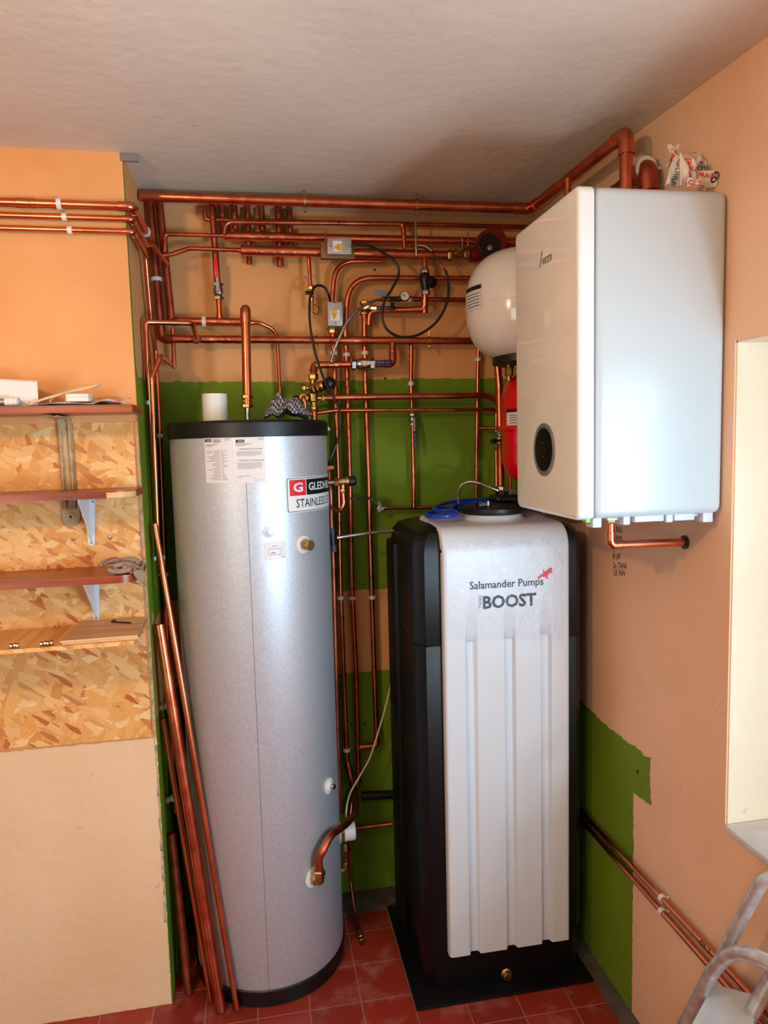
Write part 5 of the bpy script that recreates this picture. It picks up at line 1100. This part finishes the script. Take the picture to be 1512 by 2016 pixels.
mb.build('display_marks', M['grey_ink'], ds)
la, lb = at(1067, 521, X=BX0-.0008), at(1086, 511, X=BX0-.0008); lh = .0165
fw = lambda u, v: V((BX0-.0008, la.y+(lb.y-la.y)*u, la.z+(lb.z-la.z)*u-.002+lh*v)); mb = MB()
letter(mb, 'WORCESTER', fw, 0, 0, 1, 1, .01)
q = at(1062, 524, X=BX0-.0008); sl_ = lambda u, v: V((BX0-.0008, q.y-.005*u-.014*v, q.z-.004+.036*v)); mb.add([sl_(0, 0), sl_(.8, 0), sl_(.8, 1), sl_(0, 1)], [(0, 1, 2, 3)])
part_label(mb.build('maker_lettering', mat('bronze_ink', (92, 72, 48), .4), bo), 'small bronze maker name')
# plastic brackets under the casing
mb = MB(); br = [(1164, 1182, .020), (1224, 1238, .017), (1246, 1304, .012), (1308, 1322, .016), (1324, 1364, .013), (1380, 1400, .020)]
for a, b, h in br:
    xa, xb = at(a, 1024, Y=BY0+.02).x, at(b, 1020, Y=BY0+.02).x; mb.rbox((xa, BY0+.012, BZ0-h), (min(xb, BX1), BY0+.05, BZ0+.004), .003, 2)
mb.span((at(1200, 1024, Y=BY0+.02).x, BY0+.03, BZ0-.006), (BX1-.03, BY0+.2, BZ0+.001))
part_label(mb.build('fixing_tray', M['bezel'] if False else mat('pale_grey_plastic', (206, 210, 222), .4), bo), 'pale grey plastic brackets')
a = at(1150, 1026, Y=BY0+.03); part_label(MB().span((a.x, BY0+.02, BZ0-.007), (a.x+.012, BY0+.04, BZ0+.001)).build('green_tag', M['lime_tag'], bo), 'bright green tab')
gx_ = at(1202, 1030, Y=1.66); 
gp_ = pipe('short copper pipe under the boiler elbowed into the right wall', [V((gx_.x, 1.66, BZ0-.002)), V((gx_.x, 1.66, at(1203, 1073, Y=1.66).z)), V((XR, 1.665, at(1203, 1073, Y=1.66).z-.004))], .0105, bend=.02, elbows=(1,), m='copper_bright')
mb = MB(); hexbody(mb, V((gx_.x, 1.66, BZ0-.020)), (0, 0, 1), .0165, .018); mb.cyl((gx_.x, 1.66, BZ0-.012), (gx_.x, 1.66, BZ0+.001), .013, 14); part_label(mb.build('compression_nut', M['brass'], gp_), 'brass compression nut')
part_label(MB().lathe([(.011, 0), (.018, .001), (.018, .004)], (XR-.006, 1.665, at(1203, 1073, Y=1.66).z-.004), (1, 0, 0), 16).build('wall_flange', M['black_plastic'], gp_), 'dark hole sleeve')
# printed packing film heaped on the boiler
pk = thing('packing_film', 'crumpled white packing film printed FRAGILE, heaped on the boiler top', 'packing film', (1.01, 1.56, BZ1))
def strip(tl, tr_, br_, bl, Y, amp, seed, texts):
    rnd = random.Random(seed); a, b, c = rnd.uniform(3, 6), rnd.uniform(3, 7), rnd.uniform(0, 6)
    q = quad(at(*tl, Y=Y), at(*tr_, Y=Y), at(*br_, Y=Y), at(*bl, Y=Y))
    f = lambda u, v: (lambda p: V((min(p.x, XR-.004), p.y, max(p.z, BZ1+.002))))(q(u, v)+V((amp*.3*math.sin(b*v+c), -amp*(math.sin(a*u+c)*math.cos(b*v)+.6*math.sin(2*a*u+b*v))-amp*1.0*math.sin(PI*v*.9), amp*.25*math.sin(a*2*u))))
    o = MB().grid(f, 16, 12).build('film_strip', M['poly'], pk, sharp=70, solid=.0005)
    for s, u0, v0, u1, v1, m, turn in texts:
        mb = MB(); g = (lambda u, v: f(u, v)+V((0, -.0012, 0))) if not turn else (lambda u, v: f(v, 1-u)+V((0, -.0012, 0)))
        if s == 'o':
            for k in range(16):
                a0, a1 = 2*PI*k/16, 2*PI*(k+1)/16; cu, cv, ru, rv = (u0+u1)/2, (v0+v1)/2, (u1-u0)/2, (v1-v0)/2
                mb.add([g(cu+ru*math.cos(t)*w_, cv+rv*math.sin(t)*w_) for t, w_ in ((a0, 1), (a1, 1), (a1, .72), (a0, .72))], [(0, 1, 2, 3)])
            for t in (PI/2, PI/2+2.1, PI/2-2.1):
                n_ = t+PI/2; mb.add([g(cu+ru*(math.cos(t)*k_+math.cos(n_)*w_), cv+rv*(math.sin(t)*k_+math.sin(n_)*w_)) for k_, w_ in ((0, .12), (.8, .12), (.8, -.12), (0, -.12))], [(0, 1, 2, 3)])
        else: letter(mb, s, g, u0, v0, u1, v1, .02)
        part_label(mb.build('print', M[m], o), 'red print' if m == 'red_ink' else 'black print')
strip((1316, 282), (1336, 286), (1334, 330), (1312, 332), 1.605, .004, 1, [('FRA', .25, .2, .95, .75, 'red_ink', True)])
strip((1372, 306), (1402, 322), (1408, 362), (1366, 364), 1.60, .004, 2, [('o', .10, .50, .36, .80, 'black', False), ('DIRE', .42, .52, .98, .74, 'black', False)])
strip((1336, 300), (1388, 306), (1388, 330), (1330, 335), 1.62, .004, 5, [])
strip((1328, 305), (1348, 312), (1346, 366), (1306, 367), 1.575, .005, 3, [('DIRE', .42, .35, .95, .62, 'grey_ink', True), ('o', .30, .60, .62, .88, 'grey_ink', False), ('T', .25, .10, .40, .25, 'grey_ink', False)])
strip((1374, 334), (1424, 340), (1417, 367), (1372, 367), 1.56, .004, 4, [('FRAG', .02, .50, .60, .80, 'red_ink', False), ('o', .52, .25, .78, .95, 'black', False), ('D', .82, .55, .94, .95, 'black', False)])
strip((1336, 300), (1368, 318), (1370, 367), (1338, 367), 1.555, .005, 6, [('FRAGILE', .04, .42, .95, .68, 'red_ink', True), ('IGILE', .42, .56, 1.0, .72, 'red_ink', False), ('o', .52, .18, .78, .46, 'black', False)])
strip((1352, 350), (1380, 352), (1380, 368), (1352, 368), 1.545, .002, 8, [('GILE', .1, .1, .95, .7, 'red_ink', False)])
pk.location = V((1.01, 1.56, BZ1+.002))
for ch in pk.children: ch.matrix_parent_inverse = Matrix.Translation(-pk.location)

# ================================================================== expansion vessels and pump
wv = thing('expansion_vessel', 'large round white expansion vessel half hidden behind the boiler', 'expansion vessel', (.885, 2.28, 2.06))
cx, cyy, R_ = .880, 2.28, .182; zc_, hz = 2.236, .180
prof = []
for k in range(25):
    t = PI*k/24-PI/2; s_, c_ = math.sin(t), math.cos(t)
    e = 2/2.55; prof.append((R_*(abs(c_)**e), hz*(1 if s_ > 0 else -1)*(abs(s_)**e)))
MB().lathe(prof, (cx, cyy, zc_), (0, 0, 1), 64).build('shell', M['vessel_white'], wv, sharp=60)
zs_ = at(917, 604, Y=2.28).z
MB().lathe([(R_*.995, -.0025), (R_*1.004, -.001), (R_*1.004, .001), (R_*.995, .0025)], (cx, cyy, zs_), (0, 0, 1), 64).build('weld_seam', M['white_plastic'], wv)
def vs_pt(cx, cyy, R): 
    return lambda th, z: V((cx+R*math.sin(th), cyy-R*math.cos(th), z))
vp_ = vs_pt(cx, cyy, R_*.998+.002); z1_, z0_ = at(925, 566, Y=2.25).z, at(925, 612, Y=2.25).z
zr = lambda v: z0_+(z1_-z0_)*v
mb = MB().grid(lambda u, v: vp_(-1.62+.52*u, zr(v)), 10, 8); lb_ = part_label(mb.build('maker_label', M['label_silver'], wv), 'printed label')
vp2 = vs_pt(cx, cyy, R_*.998+.0028)
mb = MB().grid(lambda u, v: vp2(-1.62+.52*u, zr(.82+.18*v)), 10, 2); part_label(mb.build('black_bar', M['black'], lb_), 'black header bar')
mb = MB()
for k in range(5): mb.grid(lambda u, v, k=k: vp2(-1.56+.42*u, zr(.12+.13*k+.04*v)), 5, 1)
mb.build('grey_print', M['grey_ink'], lb_)
part_label(MB().lathe([(.095, 0), (.115, .006), (.115, .030), (.09, .034)], (cx+.02, cyy, zc_-hz-.012), (0, 0, 1), 40).build('foot_ring', M['black_plastic'], wv), 'black foot ring')
mb = MB().span((cx+.06, cyy-.02, zc_-.02), (XR-.001, cyy+.02, zc_+.02)); mb.build('wall_bracket', M['bezel'], wv)
mb = MB().rbox((cx-.04, 2.20, zc_-hz-.026), (cx+.10, 2.24, zc_-hz-.014), .003); part_label(mb.build('steel_clip', M['chrome'], wv), 'pale steel clip')
q = at(998, 733, Y=2.30); mb = MB(); hexbody(mb, V((q.x, 2.28, q.z)), (0, 0, 1), .014, .03); mb.cyl(V((q.x, 2.28, q.z-.03)), V((q.x, 2.28, zc_-hz)), .009, 12); part_label(mb.build('brass_connector', M['brass'], wv), 'brass connector')
rv = thing('expansion_vessel', 'bright red expansion vessel with a flange round its waist, under the white one', 'expansion vessel', (.95, 2.30, 1.68))
rx, ry, rR = .948, 2.31, .122; zb_, zt_ = at(1010, 946, Y=2.25).z-.015, 2.028; zm = at(995, 843, Y=2.28).z
prof = [(.02, zb_-zm), (.07, zb_-zm+.008), (.105, zb_-zm+.03), (rR, zb_-zm+.075), (rR, -.006), (rR+.010, -.008), (rR+.013, 0), (rR+.010, .008), (rR, .007), (rR, zt_-zm-.08), (.105, zt_-zm-.035), (.07, zt_-zm-.010), (.02, zt_-zm)]
MB().lathe(prof, (rx, ry, zm), (0, 0, 1), 56).build('shell', M['red_enamel'], rv, sharp=40)
vq = vs_pt(rx, ry, rR+.0012); vq2 = vs_pt(rx, ry, rR+.0022); l0, l1 = at(1000, 838, Y=2.22).z, at(1000, 804, Y=2.22).z
mb = MB().grid(lambda u, v: vq(-1.35+1.1*u, l0+(l1-l0)*v), 16, 1); lb_ = part_label(mb.build('maker_label', M['label_silver'], rv), 'printed label')
mb = MB().grid(lambda u, v: vq2(-1.35+1.1*u, l0+(l1-l0)*(.80+.2*v)), 16, 1); part_label(mb.build('black_bar', M['black'], lb_), 'black header bar')
mb = MB()
for k in range(4): mb.grid(lambda u, v, k=k: vq2(-1.2+.9*u*(1-.1*k), l0+(l1-l0)*(.15+.15*k+.05*v)), 10, 1)
mb.build('grey_print', M['grey_ink'], lb_)
MB().span((rx+.08, ry-.015, zm-.03), (XR-.001, ry+.015, zm+.03)).build('wall_bracket', M['bezel'], rv)
# pump and its isolating valve
pu = thing('circulation_pump', 'dark red circulation pump with a round black face, above the white vessel', 'pump', at(955, 490, Y=2.56))
pa = at(950, 492, Y=2.60)
mb = MB().lathe([(.03, 0), (.052, .006), (.055, .03), (.05, .075), (.046, .09)], at(958, 488, Y=2.62), (.0, -1, .03), 28); mb.tube([at(925, 503, Y=2.60), at(1010, 497, Y=2.60)], .024, 18); mb.build('pump_body', M['pump_red'], pu)
mb = MB().lathe([(.040, 0), (.042, .003), (.042, .016), (.038, .02)], at(961, 486, Y=2.54), (0, -1, .03), 32); fc = part_label(mb.build('motor_face', M['black_plastic'], pu), 'black motor face')
part_label(MB().lathe([(.010, 0), (.010, .004), (.006, .005)], at(964, 488, Y=2.518), (0, -1, 0), 14).build('bleed_screw', M['chrome'], fc), 'silver bleed screw')
iv = thing('pump_valve', 'brass isolating valve beside the red pump', 'valve', at(902, 496, Y=2.58))
mb = MB()
for px, rr in ((886, .021), (918, .022)): hexbody(mb, at(px, 503 if px < 900 else 500, Y=2.60), (1, 0, 0), rr, .022)
mb.cyl(at(884, 502, Y=2.60), at(922, 500, Y=2.60), .0155, 16); mb.lathe([(.016, 0), (.019, .01), (.014, .035), (.010, .04)], at(903, 498, Y=2.60), (0, -1, .25), 14); mb.build('valve_body', M['brass'], iv)
MB().tube([at(910, 462, Y=2.56), at(910, 490, Y=2.56)], .0022, 8).build('lever', M['bezel'], iv)

# ================================================================== offcuts leaning in the corner
def lean(label, a, b, r, m='copper_bright'):
    a, b = V(a), V(b); d = (a-b).normalized(); b = b+V((0, 0, r*math.sin(d.angle(V((0, 0, 1))))+.003)); nrm = d
    mb = MB(); u = 18; prof = [(r*.86, (a-b).length-.02), (r*.86, (a-b).length), (r, (a-b).length), (r, 0), (r*.86, 0), (r*.86, .02)]
    mb.lathe(prof[::-1], b, d, u); tag(mb.build('copper_pipe_offcut', M[m], sharp=50), label, 'pipe', 'copper pipe offcuts leaning in the corner')
lean('longest and thinnest of the copper pipes leaning in the corner, its foot furthest right', at(304, 1031, X=XL+.022), at(467, 1990, Z=0), .0095)
lean('fattest of the copper pipes leaning in the corner', at(313, 1229, X=XL+.021), at(435, 1991, Z=0), .0180, 'copper')
lean('thin copper pipe leaning in the corner between the fattest one and the shortest one', at(320, 1414, X=XL+.012), at(416, 1972, Z=0), .0095)
lean('shortest of the copper pipes leaning in the corner, nearest the chimney breast', at(337, 1640, X=XL+.016), at(372, 1957, Z=0), .0140, 'copper_old')
for i, ((px, py), lb) in enumerate((((309, 1099), 'upper'), ((320, 1393), 'middle'), ((333, 1575), 'lower'))):
    p = at(px-4, py, X=XL+.004); q_ = p+V((.020, -.004, 0))
    mb = MB().rbox((XL+.001, p.y-.009, p.z-.007), (XL+.014, p.y+.009, p.z+.007), .002); mb.lathe([(.0095, -.007), (.012, -.007), (.012, .007), (.0095, .007)], (XL+.024, p.y+.01, p.z), (0, 0, 1), 16)
    tag(mb.build('pipe_clip', M['white_plastic']), f'white plastic pipe clip behind the leaning pipes, {lb} of three down the chimney side', 'pipe clip', 'pipe clips on the chimney side')

# ================================================================== two pipes along the right wall, step ladder
zA, zB = .498, .466
def rp(label, z0, z1, r, text=None):
    P = [V((XR-r-.012, 2.60, z0)), V((XR-r-.012, 1.05, z1))]; root = thing('copper_pipe', label, 'pipe', P[1])
    MB().tube(P, r, 16).build('pipe', M['copper_bright'], root)
    f = (2.60-1.717)/1.55; p = P[0]*(1-f)+P[1]*f
    part_label(clip(MB(), p, (0, 1, 0), r, (1, 0, 0)).build('pipe_clip', M['white_plastic'], root), 'white plastic pipe clip')
    f2 = (2.60-1.955)/1.55
    if text:
        y0, y1 = at(1378, 1868, X=1.06).y, at(1398, 1886, X=1.06).y; f3 = (2.60-(y0+y1)/2)/1.55; zz = z0+(z1-z0)*f3
        fn = lambda u, v: V((XR-r-.012-math.cos((v-.3)*1.6)*(r+.0005), y0+(y1-y0)*u, zz+math.sin((v-.3)*1.6)*(r+.0005))); mb = MB(); letter(mb, text, fn, 0, 0, 1, 1, .02); part_label(mb.build('pen_marking', M['pencil'], root), 'handwritten word')
rp('upper of two bright copper pipes clipped low along the right wall, marked COLD', .496, .520, .0085, 'COLD')
rp('lower of two bright copper pipes clipped low along the right wall', .468, .472, .0085)
sl_ad = thing('step_ladder', 'scuffed paint-spattered aluminium step ladder at the lower right corner, with a hooped handrail', 'ladder', (.98, 1.35, 0))
A0, A1 = at(1352, 2016, X=.97), at(1502, 1730, X=.985)
dA = (A1-A0).normalized(); ft = A0-dA*(A0.z/dA.z); tpA = A1+V((.012, -.014, .035))
MB().tube(fillet([ft+V((0, 0, .004)), A1, tpA+V((.06, -.06, .012))], .05, 10), .0135, 16).build('side_rail', M['alu'], sl_ad)
L_ = V((.0, -.44, 0))
hp0 = at(1345, 2016, X=.955)
H = [at(px, py, X=X) for px, py, X in ((1300, 2110, .945), (1328, 2056, .945), (1354, 2006, .945), (1380, 1956, .945), (1403, 1913, .945), (1427, 1887, .945), (1456, 1876, .95), (1490, 1884, .955), (1530, 1906, .965), (1580, 1950, .975), (1620, 2010, .98))]
MB().tube(spline(H, 10), .0150, 16).build('hoop_rail', M['alu'], sl_ad)
zst = at(1402, 1942, X=.978).z; tp_ = [at(1402, 1942, Z=zst), at(1497, 1968, Z=zst), at(1462, 2090, Z=zst), at(1326, 2085, Z=zst)]
MB().prism(tp_, (0, 0, -.004)).build('tread', M['alu_plate'], sl_ad)
MB().prism([tp_[0], tp_[1], tp_[1]+V((0, .012, 0)), tp_[0]+V((0, .012, 0))], (0, 0, -.03)).build('tread_lip', M['alu_plate'], sl_ad)
mb = MB().tube([at(1480, 1985, X=1.0), at(1540, 1890, X=1.03)], .011, 12); 
rr0, rr1 = at(1545, 1880, X=1.04), at(1468, 2016, X=1.01); dR = (rr1-rr0).normalized(); mb = MB().tube([rr0, rr1, rr1+dR*((rr1.z-.004)/-dR.z)], .016, 14); mb.build('rear_leg', M['alu'], sl_ad)
dl = [A0+(A1-A0)*.0, ]
r2 = ft+V((0, -.42, 0)); MB().tube([r2+V((0, 0, .004)), r2+dA*.40], .0135, 14).build('side_rail', M['alu'], sl_ad)

# ================================================================== light
def area(name, loc, rot, sx, sy, energy, col):
    l = D.lights.new(name, 'AREA'); l.shape = 'RECTANGLE'; l.size = sx; l.size_y = sy; l.energy = energy; l.color = col
    o = D.objects.new(name, l); COL.objects.link(o); o.location = loc; o.rotation_euler = rot; return o
area('window_daylight', (1.375, .03, (WZ0+WZ1)/2), (0, PI/2, 0), WZ1-WZ0-.1, 1.35, LIGHT_WIN, (.50, .79, 1.0))
area('window_ground_light', (1.36, -.45, 1.12), V((-.32, .62, .72)).to_track_quat('-Z', 'Y').to_euler(), .3, .3, LIGHT_GLOW, (.78, .90, 1.0))
area('rear_fill', (-1.3, -1.28, 1.45), V((.45, .9, -.05)).to_track_quat('-Z', 'Y').to_euler(), 1.4, 1.4, LIGHT_REAR, (.95, 1.0, .90))  # added fill lamp behind the camera; the wall there has no window
l = D.lights.new('ceiling_bulb', 'POINT'); l.energy = LIGHT_BULB; l.color = (1, .62, .30); l.shadow_soft_size = .05
o = D.objects.new('ceiling_bulb', l); COL.objects.link(o); o.location = (-.85, .55, 2.38)
w = D.worlds.new('sky'); bpy.context.scene.world = w; w.use_nodes = True
w.node_tree.nodes['Background'].inputs[0].default_value = (.75, .86, 1, 1); w.node_tree.nodes['Background'].inputs[1].default_value = .6

# ================================================================== camera and colour
cam = D.cameras.new('camera'); cam.sensor_fit = 'HORIZONTAL'; cam.sensor_width = 36; cam.lens = FPX*36/1512; cam.clip_start = .02
co = D.objects.new('camera', cam); COL.objects.link(co)
mtx = Matrix((R2, -D2, -F2)).transposed().to_4x4(); mtx.translation = CAM; co.matrix_world = mtx
sc = bpy.context.scene; sc.camera = co
sc.view_settings.view_transform = 'Standard'; sc.view_settings.look = 'None'; sc.view_settings.gamma = 1; sc.view_settings.use_curve_mapping = False
sc.view_settings.exposure = EXPO
sc.cycles.use_denoising = True
sc.cycles.max_bounces = 8; sc.cycles.diffuse_bounces = 3; sc.cycles.glossy_bounces = 4; sc.cycles.transparent_max_bounces = 8
sc.cycles.caustics_reflective = False; sc.cycles.caustics_refractive = False; sc.cycles.sample_clamp_indirect = 6
